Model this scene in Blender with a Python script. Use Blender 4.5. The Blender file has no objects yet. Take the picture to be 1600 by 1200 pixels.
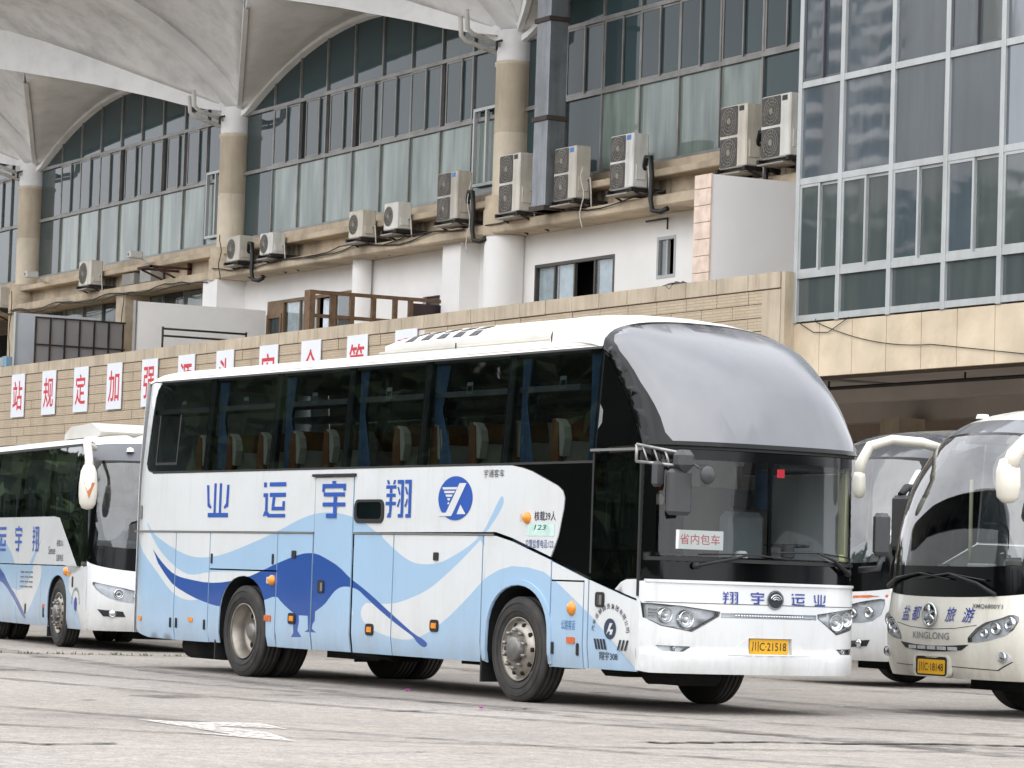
import bpy, math, random
from mathutils import Vector, Matrix
from mathutils.geometry import delaunay_2d_cdt

SC = bpy.context.scene
COL = SC.collection
rnd = random.Random(7)

# ------------------------------------------------------------------ camera
def set_camera():
    th, pi, ro = 1.07616895, .0600084, .0328002      # yaw, pitch up, roll
    fwd = Vector((-math.sin(th) * math.cos(pi), math.cos(th) * math.cos(pi), math.sin(pi)))
    right = Vector((math.cos(th), math.sin(th), 0))
    up = right.cross(fwd)
    r = right * math.cos(ro) + up * math.sin(ro)
    u = -right * math.sin(ro) + up * math.cos(ro)
    cd = bpy.data.cameras.new('camera')
    cd.sensor_width = 36.0
    cd.lens = 36.0 * 5136.877 / 1600.0
    cd.clip_start = .5
    cd.clip_end = 3000
    cam = bpy.data.objects.new('camera', cd)
    COL.objects.link(cam)
    m = Matrix((r, u, -fwd)).transposed().to_4x4()
    m.translation = Vector((0, 0, 1.194))
    cam.matrix_world = m
    SC.camera = cam
set_camera()

# ------------------------------------------------------------------ sky and sun (bright overcast)
SUN_DIR = Vector((.42, -.45, 1.30)).normalized()        # towards the sun
def set_light():
    w = bpy.data.worlds.new('World')
    SC.world = w
    w.use_nodes = True
    nt = w.node_tree
    for n in list(nt.nodes):
        nt.nodes.remove(n)
    out = nt.nodes.new('ShaderNodeOutputWorld')
    bg = nt.nodes.new('ShaderNodeBackground')
    sky = nt.nodes.new('ShaderNodeTexSky')
    sky.sky_type = 'NISHITA'
    sky.sun_disc = False
    sky.sun_elevation = math.asin(SUN_DIR.z)
    sky.sun_rotation = math.atan2(SUN_DIR.x, SUN_DIR.y)
    sky.dust_density = 4.0
    hs = nt.nodes.new('ShaderNodeHueSaturation')
    hs.inputs['Saturation'].default_value = .12
    hs.inputs['Value'].default_value = .45
    # cloud deck
    tc = nt.nodes.new('ShaderNodeTexCoord')
    mp = nt.nodes.new('ShaderNodeMapping')
    mp.inputs['Scale'].default_value = (1.4, 1.4, 3.2)
    nz = nt.nodes.new('ShaderNodeTexNoise')
    nz.inputs['Scale'].default_value = 2.2
    nz.inputs['Detail'].default_value = 6
    nz.inputs['Roughness'].default_value = .55
    rp = nt.nodes.new('ShaderNodeValToRGB')
    rp.color_ramp.elements[0].position = .32
    rp.color_ramp.elements[0].color = (12.0, 12.3, 13.2, 1)
    rp.color_ramp.elements[1].position = .68
    rp.color_ramp.elements[1].color = (16.2, 16.4, 16.9, 1)
    mx = nt.nodes.new('ShaderNodeMixRGB')
    mx.inputs[0].default_value = .86
    bg.inputs['Strength'].default_value = .145
    L = nt.links.new
    L(tc.outputs['Generated'], mp.inputs['Vector']); L(mp.outputs[0], nz.inputs['Vector'])
    L(nz.outputs['Fac'], rp.inputs[0]); L(sky.outputs[0], hs.inputs['Color'])
    L(hs.outputs[0], mx.inputs[1]); L(rp.outputs[0], mx.inputs[2])
    L(mx.outputs[0], bg.inputs['Color']); L(bg.outputs[0], out.inputs['Surface'])
    sd = bpy.data.lights.new('sun', 'SUN')
    sd.energy = 1.3
    sd.angle = math.radians(110)
    sd.color = (1.0, .98, .95)
    so = bpy.data.objects.new('sun', sd)
    COL.objects.link(so)
    so.location = (0, 0, 60)
    so.rotation_euler = SUN_DIR.to_track_quat('Z', 'Y').to_euler()
    vs = SC.view_settings
    SC.display_settings.display_device = 'sRGB'
    vs.view_transform = 'Standard'
    vs.look = 'None'
    vs.exposure = 0.33
    vs.gamma = 1.0
    vs.use_curve_mapping = False
    SC.cycles.use_denoising = True
    SC.cycles.max_bounces = 10
    SC.cycles.transparent_max_bounces = 24
    SC.cycles.caustics_reflective = False
    SC.cycles.caustics_refractive = False
    SC.cycles.sample_clamp_indirect = 6
set_light()

# ------------------------------------------------------------------ materials
def lin(h):
    h = h.lstrip('#')
    c = [int(h[i:i + 2], 16) / 255 for i in (0, 2, 4)]
    return tuple(x / 12.92 if x <= .04045 else ((x + .055) / 1.055) ** 2.4 for x in c) + (1,)
MATS = {}
def nodes(name):
    m = bpy.data.materials.new(name)
    m.use_nodes = True
    nt = m.node_tree
    p = nt.nodes['Principled BSDF']
    return m, nt, p
def mix(nt, a, b, fac):
    n = nt.nodes.new('ShaderNodeMixRGB')
    for i, v in ((1, a), (2, b)):
        if isinstance(v, tuple): n.inputs[i].default_value = v
        else: nt.links.new(v, n.inputs[i])
    if isinstance(fac, (int, float)): n.inputs[0].default_value = fac
    else: nt.links.new(fac, n.inputs[0])
    return n.outputs[0]
def noise(nt, scale, detail=4, sc=(1, 1, 1), rough=.55, coord='Object', lo=.35, hi=.65):
    tc = nt.nodes.new('ShaderNodeTexCoord')
    mp = nt.nodes.new('ShaderNodeMapping')
    mp.inputs['Scale'].default_value = sc
    n = nt.nodes.new('ShaderNodeTexNoise')
    n.inputs['Scale'].default_value = scale
    n.inputs['Detail'].default_value = detail
    n.inputs['Roughness'].default_value = rough
    r = nt.nodes.new('ShaderNodeMapRange')
    r.inputs['From Min'].default_value = lo
    r.inputs['From Max'].default_value = hi
    nt.links.new(tc.outputs[coord], mp.inputs['Vector'])
    nt.links.new(mp.outputs[0], n.inputs['Vector'])
    nt.links.new(n.outputs['Fac'], r.inputs['Value'])
    return r.outputs[0]
def bump(nt, p, h, strength, dist=.01):
    b = nt.nodes.new('ShaderNodeBump')
    b.inputs['Strength'].default_value = strength
    b.inputs['Distance'].default_value = dist
    nt.links.new(h, b.inputs['Height'])
    nt.links.new(b.outputs[0], p.inputs['Normal'])
    nt.links.new(b.outputs[0], p.inputs['Coat Normal'])
def dk(c, f):
    return (c[0] * f, c[1] * f, c[2] * f, 1)
def M(name, col, rough=.5, metal=0.0, coat=0.0, var=.12, vs=1.5, dirt=0.0, dirtcol='#5f564a', streak=False, bmp=0.0, bs=30, spec=.5, ior=1.5, film=0.0):
    """plain surface with gentle tonal variation, optional dirt (patchy or in vertical runs) and fine relief"""
    if name in MATS: return MATS[name]
    m, nt, p = nodes(name)
    c = lin(col) if isinstance(col, str) else col
    o = mix(nt, dk(c, 1 - var), dk(c, 1 + var * .5), noise(nt, vs))
    if dirt:
        f = noise(nt, 1.3 if not streak else 5, 6, (1, 1, .12) if streak else (1, 1, 1), .65, lo=.45, hi=.8)
        mu = nt.nodes.new('ShaderNodeMath'); mu.operation = 'MULTIPLY'; mu.inputs[1].default_value = dirt
        nt.links.new(f, mu.inputs[0])
        o = mix(nt, o, lin(dirtcol), mu.outputs[0])
    if film:     # road film thrown up from the wheels: strongest near the skirt, broken up
        tc = nt.nodes.new('ShaderNodeTexCoord'); sp = nt.nodes.new('ShaderNodeSeparateXYZ'); mr = nt.nodes.new('ShaderNodeMapRange')
        mr.inputs['From Min'].default_value = 1.0; mr.inputs['From Max'].default_value = .32
        nt.links.new(tc.outputs['Object'], sp.inputs[0]); nt.links.new(sp.outputs['Z'], mr.inputs['Value'])
        f2 = noise(nt, 3.0, 7, (1, 1, .35), .7, lo=.3, hi=.75)
        q1 = nt.nodes.new('ShaderNodeMath'); q1.operation = 'MULTIPLY'; q2 = nt.nodes.new('ShaderNodeMath'); q2.operation = 'MULTIPLY'; q2.inputs[1].default_value = film
        nt.links.new(mr.outputs[0], q1.inputs[0]); nt.links.new(f2, q1.inputs[1]); nt.links.new(q1.outputs[0], q2.inputs[0])
        o = mix(nt, o, lin('#8a8376'), q2.outputs[0])
        f3 = noise(nt, 9, 6, (1, 1, .07), .7, lo=.55, hi=.85)
        q3 = nt.nodes.new('ShaderNodeMath'); q3.operation = 'MULTIPLY'; q3.inputs[1].default_value = film * .55
        nt.links.new(f3, q3.inputs[0]); o = mix(nt, o, lin('#8b8881'), q3.outputs[0])
    nt.links.new(o, p.inputs['Base Color'])
    p.inputs['Roughness'].default_value = rough
    p.inputs['Metallic'].default_value = metal
    p.inputs['Coat Weight'].default_value = coat
    p.inputs['Coat Roughness'].default_value = .06
    p.inputs['Specular IOR Level'].default_value = spec
    p.inputs['IOR'].default_value = ior
    if bmp:
        bump(nt, p, noise(nt, bs, 5), bmp)
    MATS[name] = m
    return m
def glass(name, tint, dark=0.0, ior=1.5, rough=.02, darkcol='#0b1214', wav=0.0, film=None):
    """thin pane: see-through with a tint, part body colour, Fresnel reflection; wav ripples the reflection, film = pale streaks stuck on it"""
    if name in MATS: return MATS[name]
    m, nt, p = nodes(name)
    nt.nodes.remove(p)
    out = nt.nodes['Material Output']
    L = nt.links.new
    tr = nt.nodes.new('ShaderNodeBsdfTransparent'); tr.inputs[0].default_value = lin(tint)
    df = nt.nodes.new('ShaderNodeBsdfDiffuse'); df.inputs[0].default_value = lin(darkcol)
    gl = nt.nodes.new('ShaderNodeBsdfGlossy'); gl.inputs['Roughness'].default_value = rough
    gl.inputs[0].default_value = (1, 1, 1, 1)
    f0 = ((ior - 1) / (ior + 1)) ** 2                 # Schlick reflectance, the same from both sides of the pane
    fr = nt.nodes.new('ShaderNodeLayerWeight'); fr.inputs[0].default_value = .5
    pw = nt.nodes.new('ShaderNodeMath'); pw.operation = 'POWER'; pw.inputs[1].default_value = 5
    ma = nt.nodes.new('ShaderNodeMath'); ma.operation = 'MULTIPLY_ADD'; ma.inputs[1].default_value = 1 - f0; ma.inputs[2].default_value = f0
    L(fr.outputs['Facing'], pw.inputs[0]); L(pw.outputs[0], ma.inputs[0])
    m1 = nt.nodes.new('ShaderNodeMixShader'); m2 = nt.nodes.new('ShaderNodeMixShader')
    m1.inputs[0].default_value = dark
    if film:
        f = noise(nt, 3.2, 6, (1, 1, .10), .6, lo=.25, hi=.75)
        f2 = noise(nt, .9, 3, (1, 1, .35), .5, lo=.30, hi=.55)
        mu = nt.nodes.new('ShaderNodeMath'); mu.operation = 'MULTIPLY'
        L(f, mu.inputs[0]); L(f2, mu.inputs[1])
        L(mix(nt, lin(darkcol), lin(film), mu.outputs[0]), df.inputs[0])
    L(tr.outputs[0], m1.inputs[1]); L(df.outputs[0], m1.inputs[2])
    L(ma.outputs[0], m2.inputs[0]); L(m1.outputs[0], m2.inputs[1]); L(gl.outputs[0], m2.inputs[2])
    L(m2.outputs[0], out.inputs['Surface'])
    if wav:
        b = nt.nodes.new('ShaderNodeBump'); b.inputs['Strength'].default_value = wav; b.inputs['Distance'].default_value = .02
        L(noise(nt, 1.1, 2, (1, 1, .6), .4, lo=0, hi=1), b.inputs['Height'])
        L(b.outputs[0], gl.inputs['Normal']); L(b.outputs[0], fr.inputs['Normal'])
    MATS[name] = m
    return m

# ------------------------------------------------------------------ mesh helpers
def tag(o, label=None, cat=None, group=None, kind=None):
    if label: o['label'] = label
    if cat: o['category'] = cat
    if group: o['group'] = group
    if kind: o['kind'] = kind
    return o
def empty(name, loc, label, cat, group=None, rz=0.0, kind=None):
    o = bpy.data.objects.new(name, None)
    o.empty_display_size = .3
    COL.objects.link(o)
    o.location = loc
    o.rotation_euler = (0, 0, rz)
    o['_w'] = tuple(loc)
    return tag(o, label, cat, group, kind)
def mk(name, V, F, mats, parent=None, mi=None, smooth=False, world=False):
    """one mesh object; with world=True the vertices are given in world metres under an unrotated parent"""
    if world and parent is not None:
        w = Vector(parent['_w']); V = [Vector(v) - w for v in V]
    me = bpy.data.meshes.new(name)
    me.from_pydata([tuple(v) for v in V], [], [tuple(f) for f in F])
    if not isinstance(mats, (list, tuple)): mats = [mats]
    for m in mats: me.materials.append(m)
    if mi: me.polygons.foreach_set('material_index', mi)
    if smooth is True: me.polygons.foreach_set('use_smooth', [True] * len(F))
    elif smooth: me.polygons.foreach_set('use_smooth', smooth)
    me.update()
    o = bpy.data.objects.new(name, me)
    COL.objects.link(o)
    if parent is not None:
        o.parent = parent
        if world: o['_w'] = tuple(parent['_w'])
    elif world: o['_w'] = (0, 0, 0)
    return o
def inst(name, src, parent, loc=(0, 0, 0), rot=(0, 0, 0), scale=(1, 1, 1)):
    o = bpy.data.objects.new(name, src.data)
    COL.objects.link(o)
    o.parent = parent
    o.location = loc; o.rotation_euler = rot; o.scale = scale
    return o
class G:
    """collects simple shapes into one mesh"""
    def __init__(s): s.V = []; s.F = []; s.mi = []; s.sm = []
    def add(s, V, F, m=0, sm=False):
        n = len(s.V); s.V += [Vector(v) for v in V]
        for f in F: s.F.append([i + n for i in f]); s.mi.append(m); s.sm.append(sm)
    def box(s, a, b, m=0, bev=0.0):
        x0, y0, z0 = (min(a[i], b[i]) for i in range(3)); x1, y1, z1 = (max(a[i], b[i]) for i in range(3))
        if bev <= 0:
            V = [(x0, y0, z0), (x1, y0, z0), (x1, y1, z0), (x0, y1, z0), (x0, y0, z1), (x1, y0, z1), (x1, y1, z1), (x0, y1, z1)]
            s.add(V, [(0, 3, 2, 1), (4, 5, 6, 7), (0, 1, 5, 4), (1, 2, 6, 5), (2, 3, 7, 6), (3, 0, 4, 7)], m)
        else:
            e = min(bev, (x1 - x0) / 2.1, (y1 - y0) / 2.1, (z1 - z0) / 2.1)
            V = []; idx = {}
            for ix in (0, 1):
                for iy in (0, 1):
                    for iz in (0, 1):
                        c = ((x0, x1)[ix], (y0, y1)[iy], (z0, z1)[iz])
                        d = (e if ix == 0 else -e, e if iy == 0 else -e, e if iz == 0 else -e)
                        for k in range(3):
                            p = [c[j] + (0 if j == k else d[j]) for j in range(3)]
                            idx[(ix, iy, iz, k)] = len(V); V.append(p)
            F = []
            for k in range(3):
                i1, i2 = (k + 1) % 3, (k + 2) % 3
                for sd in (0, 1):
                    q = []
                    for u, v in ((0, 0), (1, 0), (1, 1), (0, 1)):
                        c = [0, 0, 0]; c[k] = sd; c[i1] = u; c[i2] = v
                        q.append(idx[(c[0], c[1], c[2], k)])
                    F.append(q if sd else q[::-1])
            for k in range(3):
                i1, i2 = (k + 1) % 3, (k + 2) % 3
                for u in (0, 1):
                    for v in (0, 1):
                        c0 = [0, 0, 0]; c0[i1] = u; c0[i2] = v; c1 = c0[:]; c1[k] = 1
                        q = [idx[tuple(c0) + (i1,)], idx[tuple(c1) + (i1,)], idx[tuple(c1) + (i2,)], idx[tuple(c0) + (i2,)]]
                        F.append(q)
            for ix in (0, 1):
                for iy in (0, 1):
                    for iz in (0, 1):
                        F.append([idx[(ix, iy, iz, k)] for k in range(3)])
            s.add(V, F, m)
        return s
    def prism(s, poly, h0, h1, ax=2, m=0):
        """poly = list of 2D points; extruded along axis ax"""
        n = len(poly)
        def P(p, h):
            return {2: (p[0], p[1], h), 1: (p[0], h, p[1]), 0: (h, p[0], p[1])}[ax]
        V = [P(p, h0) for p in poly] + [P(p, h1) for p in poly]
        F = [list(range(n))[::-1], list(range(n, 2 * n))] + [(i, (i + 1) % n, n + (i + 1) % n, n + i) for i in range(n)]
        s.add(V, F, m); return s
    def tube(s, pts, r, seg=8, m=0, cap=True, sm=True):
        pts = [Vector(p) for p in pts]
        if isinstance(r, (int, float)): r = [r] * len(pts)
        V = []; F = []
        prev = None
        for i, p in enumerate(pts):
            t = (pts[min(i + 1, len(pts) - 1)] - pts[max(i - 1, 0)]).normalized()
            if prev is None:
                a = Vector((0, 0, 1)) if abs(t.z) < .9 else Vector((1, 0, 0))
                n = t.cross(a).normalized()
            else:
                n = (prev - t * prev.dot(t)).normalized()
            prev = n; b = t.cross(n)
            for k in range(seg):
                an = 2 * math.pi * k / seg
                V.append(p + (n * math.cos(an) + b * math.sin(an)) * r[i])
        for i in range(len(pts) - 1):
            for k in range(seg):
                F.append((i * seg + k, i * seg + (k + 1) % seg, (i + 1) * seg + (k + 1) % seg, (i + 1) * seg + k))
        s.add(V, F, m, sm)
        if cap:
            n = len(s.V) - len(V)
            s.F.append([n + k for k in range(seg)][::-1]); s.mi.append(m); s.sm.append(False)
            s.F.append([n + (len(pts) - 1) * seg + k for k in range(seg)]); s.mi.append(m); s.sm.append(False)
        return s
    def lathe(s, prof, seg=32, c=(0, 0, 0), ax='y', m=0, sm=True, mm=None):
        """prof = (radius, height along axis)"""
        V = []; F = []
        for r, h in prof:
            for k in range(seg):
                an = 2 * math.pi * k / seg
                x, y = r * math.cos(an), r * math.sin(an)
                V.append({'y': (c[0] + x, c[1] + h, c[2] + y), 'z': (c[0] + x, c[1] + y, c[2] + h), 'x': (c[0] + h, c[1] + x, c[2] + y)}[ax])
        n0 = len(s.V)
        s.V += [Vector(v) for v in V]
        for i in range(len(prof) - 1):
            for k in range(seg):
                s.F.append([n0 + j for j in (i * seg + k, i * seg + (k + 1) % seg, (i + 1) * seg + (k + 1) % seg, (i + 1) * seg + k)])
                s.mi.append(mm[i] if mm else m); s.sm.append(sm)
        return s
    def disc(s, c, r, ax='y', seg=24, m=0, r2=None):
        V = []
        for k in range(seg):
            an = 2 * math.pi * k / seg
            x, y = r * math.cos(an), (r2 or r) * math.sin(an)
            V.append({'y': (c[0] + x, c[1], c[2] + y), 'z': (c[0] + x, c[1] + y, c[2]), 'x': (c[0], c[1] + x, c[2] + y)}[ax])
        s.add(V, [list(range(seg))], m); return s
    def make(s, name, mats, parent=None, world=False):
        return mk(name, s.V, s.F, mats, parent, s.mi, s.sm, world)
def box(name, a, b, mat, parent=None, world=True, bev=0.0):
    return G().box(a, b, 0, bev).make(name, mat, parent, world)

def inside(p, poly):
    x, y = p; c = False; j = len(poly) - 1
    for i in range(len(poly)):
        xi, yi = poly[i]; xj, yj = poly[j]
        if (yi > y) != (yj > y) and x < (xj - xi) * (y - yi) / (yj - yi) + xi: c = not c
        j = i
    return c
def chaikin(P, n=1, closed=True):
    for _ in range(n):
        Q = []
        m = len(P)
        for i in range(m if closed else m - 1):
            a, b = P[i], P[(i + 1) % m]
            Q += [(a[0] * .75 + b[0] * .25, a[1] * .75 + b[1] * .25), (a[0] * .25 + b[0] * .75, a[1] * .25 + b[1] * .75)]
        if not closed: Q = [P[0]] + Q + [P[-1]]
        P = Q
    return P
def rrect(x0, y0, x1, y1, r=.03, n=4):
    P = []
    for cx, cy, a0 in ((x1 - r, y1 - r, 0), (x0 + r, y1 - r, 90), (x0 + r, y0 + r, 180), (x1 - r, y0 + r, 270)):
        for k in range(n + 1):
            a = math.radians(a0 + 90 * k / n)
            P.append((cx + r * math.cos(a), cy + r * math.sin(a)))
    return P
def circ(cx, cy, r, n=24, ry=None):
    return [(cx + r * math.cos(2 * math.pi * k / n), cy + (ry or r) * math.sin(2 * math.pi * k / n)) for k in range(n)]
def resample(P, step):
    """subdivide long edges so that they follow curved surfaces"""
    Q = []
    for i, a in enumerate(P):
        b = P[(i + 1) % len(P)]
        d = math.hypot(b[0] - a[0], b[1] - a[1]); k = max(1, int(d / step + .5))
        for j in range(k): Q.append((a[0] + (b[0] - a[0]) * j / k, a[1] + (b[1] - a[1]) * j / k))
    return Q
def patch(name, outer, mp, mats, parent, holes=(), paint=(), step=.2, us=None, vs=None, thick=.015, off=0.0, smooth=True, world=False):
    """panel cut to a 2D outline and laid on a curved surface mp(u, v, offset); holes cut out; paint = [(polygon, material index)] later ones on top"""
    outer = resample(outer, step)
    holes = [resample(h, step) for h in holes]
    V = []; E = []
    def ring(P):
        n = len(V)
        V.extend(Vector(p) for p in P)
        E.extend((n + i, n + (i + 1) % len(P)) for i in range(len(P)))
    ring(outer)
    for h in holes: ring(h)
    x0 = min(p[0] for p in outer); x1 = max(p[0] for p in outer); y0 = min(p[1] for p in outer); y1 = max(p[1] for p in outer)
    pp = []
    for P, k in paint:
        if max(p[0] for p in P) < x0 or min(p[0] for p in P) > x1 or max(p[1] for p in P) < y0 or min(p[1] for p in P) > y1: continue
        pp.append((P, k)); ring(P)
    if us is None: us = [x0 + (x1 - x0) * (i + .5) / max(1, round((x1 - x0) / step)) for i in range(max(1, round((x1 - x0) / step)))]
    if vs is None: vs = [y0 + (y1 - y0) * (i + .5) / max(1, round((y1 - y0) / step)) for i in range(max(1, round((y1 - y0) / step)))]
    for a in us:
        for b in vs:
            if x0 < a < x1 and y0 < b < y1 and inside((a, b), outer): V.append(Vector((a, b)))
    r = delaunay_2d_cdt(V, E, [], 0, 1e-5)
    v2, fs = r[0], r[2]
    T = []; mi = []
    for f in fs:
        c = (sum(v2[i][0] for i in f) / len(f), sum(v2[i][1] for i in f) / len(f))
        if not inside(c, outer) or any(inside(c, h) for h in holes): continue
        k = 0
        for P, q in pp:
            if inside(c, P): k = q
        T.append(list(f)); mi.append(k)
    cnt = {}
    for f in T:
        for i in range(len(f)):
            e = (f[i], f[(i + 1) % len(f)])
            cnt[tuple(sorted(e))] = None if tuple(sorted(e)) in cnt else e
    V3 = [Vector(mp(v[0], v[1], off)) for v in v2]
    sm = [smooth] * len(T)
    if thick:
        remap = {}
        for e in [e for e in cnt.values() if e]:
            for i in e:
                if i not in remap:
                    remap[i] = len(V3); V3.append(Vector(mp(v2[i][0], v2[i][1], off - thick)))
            T.append([e[1], e[0], remap[e[0]], remap[e[1]]]); mi.append(0); sm.append(False)
    sharp = {tuple(sorted(e)) for e in cnt.values() if e} if thick else set()
    used = sorted({i for f in T for i in f}); new = {o: n for n, o in enumerate(used)}
    V3 = [V3[i] for i in used]; T = [[new[i] for i in f] for f in T]
    sharp = {tuple(sorted((new[a], new[b]))) for a, b in sharp}
    o = mk(name, V3, T, mats, parent, mi, sm, world)
    if sharp:
        at = o.data.attributes.new('sharp_edge', 'BOOLEAN', 'EDGE')
        at.data.foreach_set('value', [tuple(sorted(e.vertices)) in sharp for e in o.data.edges])
    return o

# ------------------------------------------------------------------ lettering
TXT = {}
def text2d(s, bold=0.0, shear=0.0):
    """triangulated outline of a string, as 2D vertices in its own unit box"""
    k = (s, bold, shear)
    if k in TXT: return TXT[k]
    cu = bpy.data.curves.new('lettering', 'FONT')
    cu.body = s; cu.size = 1; cu.offset = bold; cu.shear = shear; cu.resolution_u = 3
    o = bpy.data.objects.new('lettering', cu)
    COL.objects.link(o)
    dg = bpy.context.evaluated_depsgraph_get()
    me = bpy.data.meshes.new_from_object(o.evaluated_get(dg))
    V = [(v.co.x, v.co.y) for v in me.vertices]; F = [list(p.vertices) for p in me.polygons]
    bpy.data.objects.remove(o); bpy.data.meshes.remove(me); bpy.data.curves.remove(cu)
    if not V: V = [(0, 0), (1, 0), (1, 1)]; F = [[0, 1, 2]]
    x0 = min(v[0] for v in V); x1 = max(v[0] for v in V); y0 = min(v[1] for v in V); y1 = max(v[1] for v in V)
    V = [((v[0] - x0) / max(1e-6, x1 - x0), (v[1] - y0) / max(1e-6, y1 - y0)) for v in V]
    TXT[k] = (V, F)
    return TXT[k]
def letters(name, s, mp, u0, v0, u1, v1, mat, parent, off=.004, bold=.0, shear=0, rot=0.0, world=False):
    V, F = text2d(s, bold, shear)
    cu, cv = (u0 + u1) / 2, (v0 + v1) / 2; c, sn = math.cos(rot), math.sin(rot)
    P = []
    for x, y in V:
        a, b = u0 + (u1 - u0) * x - cu, v0 + (v1 - v0) * y - cv
        P.append(mp(cu + a * c - b * sn, cv + a * sn + b * c, off))
    return mk(name, P, F, mat, parent, world=world)
R4 = lambda x0, y0, x1, y1: [(x0, y0), (x1, y0), (x1, y1), (x0, y1)]
GLYPH = {   # block characters of the livery, as strokes in a unit box
 'ye': [R4(.33, .13, .43, 1), R4(.57, .13, .67, 1), R4(.08, 0, .98, .13), [(0, .95), (.1, .95), (.14, .42), (.24, .3), (.2, .25), (.06, .32)],
        [(.9, .95), (1, .95), (.98, .32), (.82, .25), (.78, .3), (.88, .42)]],
 'yun': [R4(0, .86, .13, 1), R4(.26, .88, 1, 1), R4(.28, .58, 1, .7), [(.42, .575), (.54, .575), (.5, .31), (.38, .31)], R4(.38, .2, .97, .305), R4(.86, .31, .97, .46),
         R4(0, .58, .2, .69), R4(.09, .18, .2, .575), [(0, .02), (.06, .175), (.2, .175), (.3, .1), (1, .1), (1, 0), (.24, 0), (.14, .06)]],
 'yu': [R4(.42, .955, .58, 1.03), R4(0, .83, 1, .95), R4(0, .72, .1, .825), R4(.9, .76, 1, .825), R4(.07, .6, .97, .71), R4(.04, .32, 1, .43), R4(.5, .435, .64, .595), R4(.5, .125, .64, .315), R4(.2, 0, .64, .12)],
 'xiang': [[(.02, 1), (.1, 1), (.14, .89), (.06, .89)], [(.3, 1), (.38, 1), (.34, .89), (.26, .89)], R4(0, .77, .4, .86), R4(.02, .55, .38, .64), R4(0, .33, .4, .42), R4(.15, .65, .25, .765), R4(.15, .425, .25, .545), [(.15, .325), (.25, .325), (.22, .0), (.06, .0), (.1, .1), (.15, .14)],
           R4(.45, .9, .7, 1), R4(.6, .1, .7, .895), R4(.5, 0, .7, .095), [(.45, .8), (.5, .82), (.58, .62), (.53, .6)], [(.45, .3), (.5, .27), (.58, .48), (.54, .51)],
           R4(.75, .9, 1, 1), R4(.9, .1, 1, .895), R4(.8, 0, 1, .095), [(.75, .8), (.8, .82), (.88, .62), (.83, .6)], [(.75, .3), (.8, .27), (.88, .48), (.84, .51)]],
}
def glyph(name, key, mp, u0, v0, u1, v1, mat, parent, off=.004):
    V = []; F = []
    for i, P in enumerate(GLYPH[key]):
        n = len(V)
        V += [mp(u0 + (u1 - u0) * x, v0 + (v1 - v0) * y, off + i * .0003) for x, y in P]
        F.append(list(range(n, n + len(P))))
    return mk(name, V, F, mat, parent)
def flatX(y0):            # map onto a wall facing -Y at depth y0 (u = x, v = z)
    return lambda u, v, o: (u, y0 - o, v)
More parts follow.
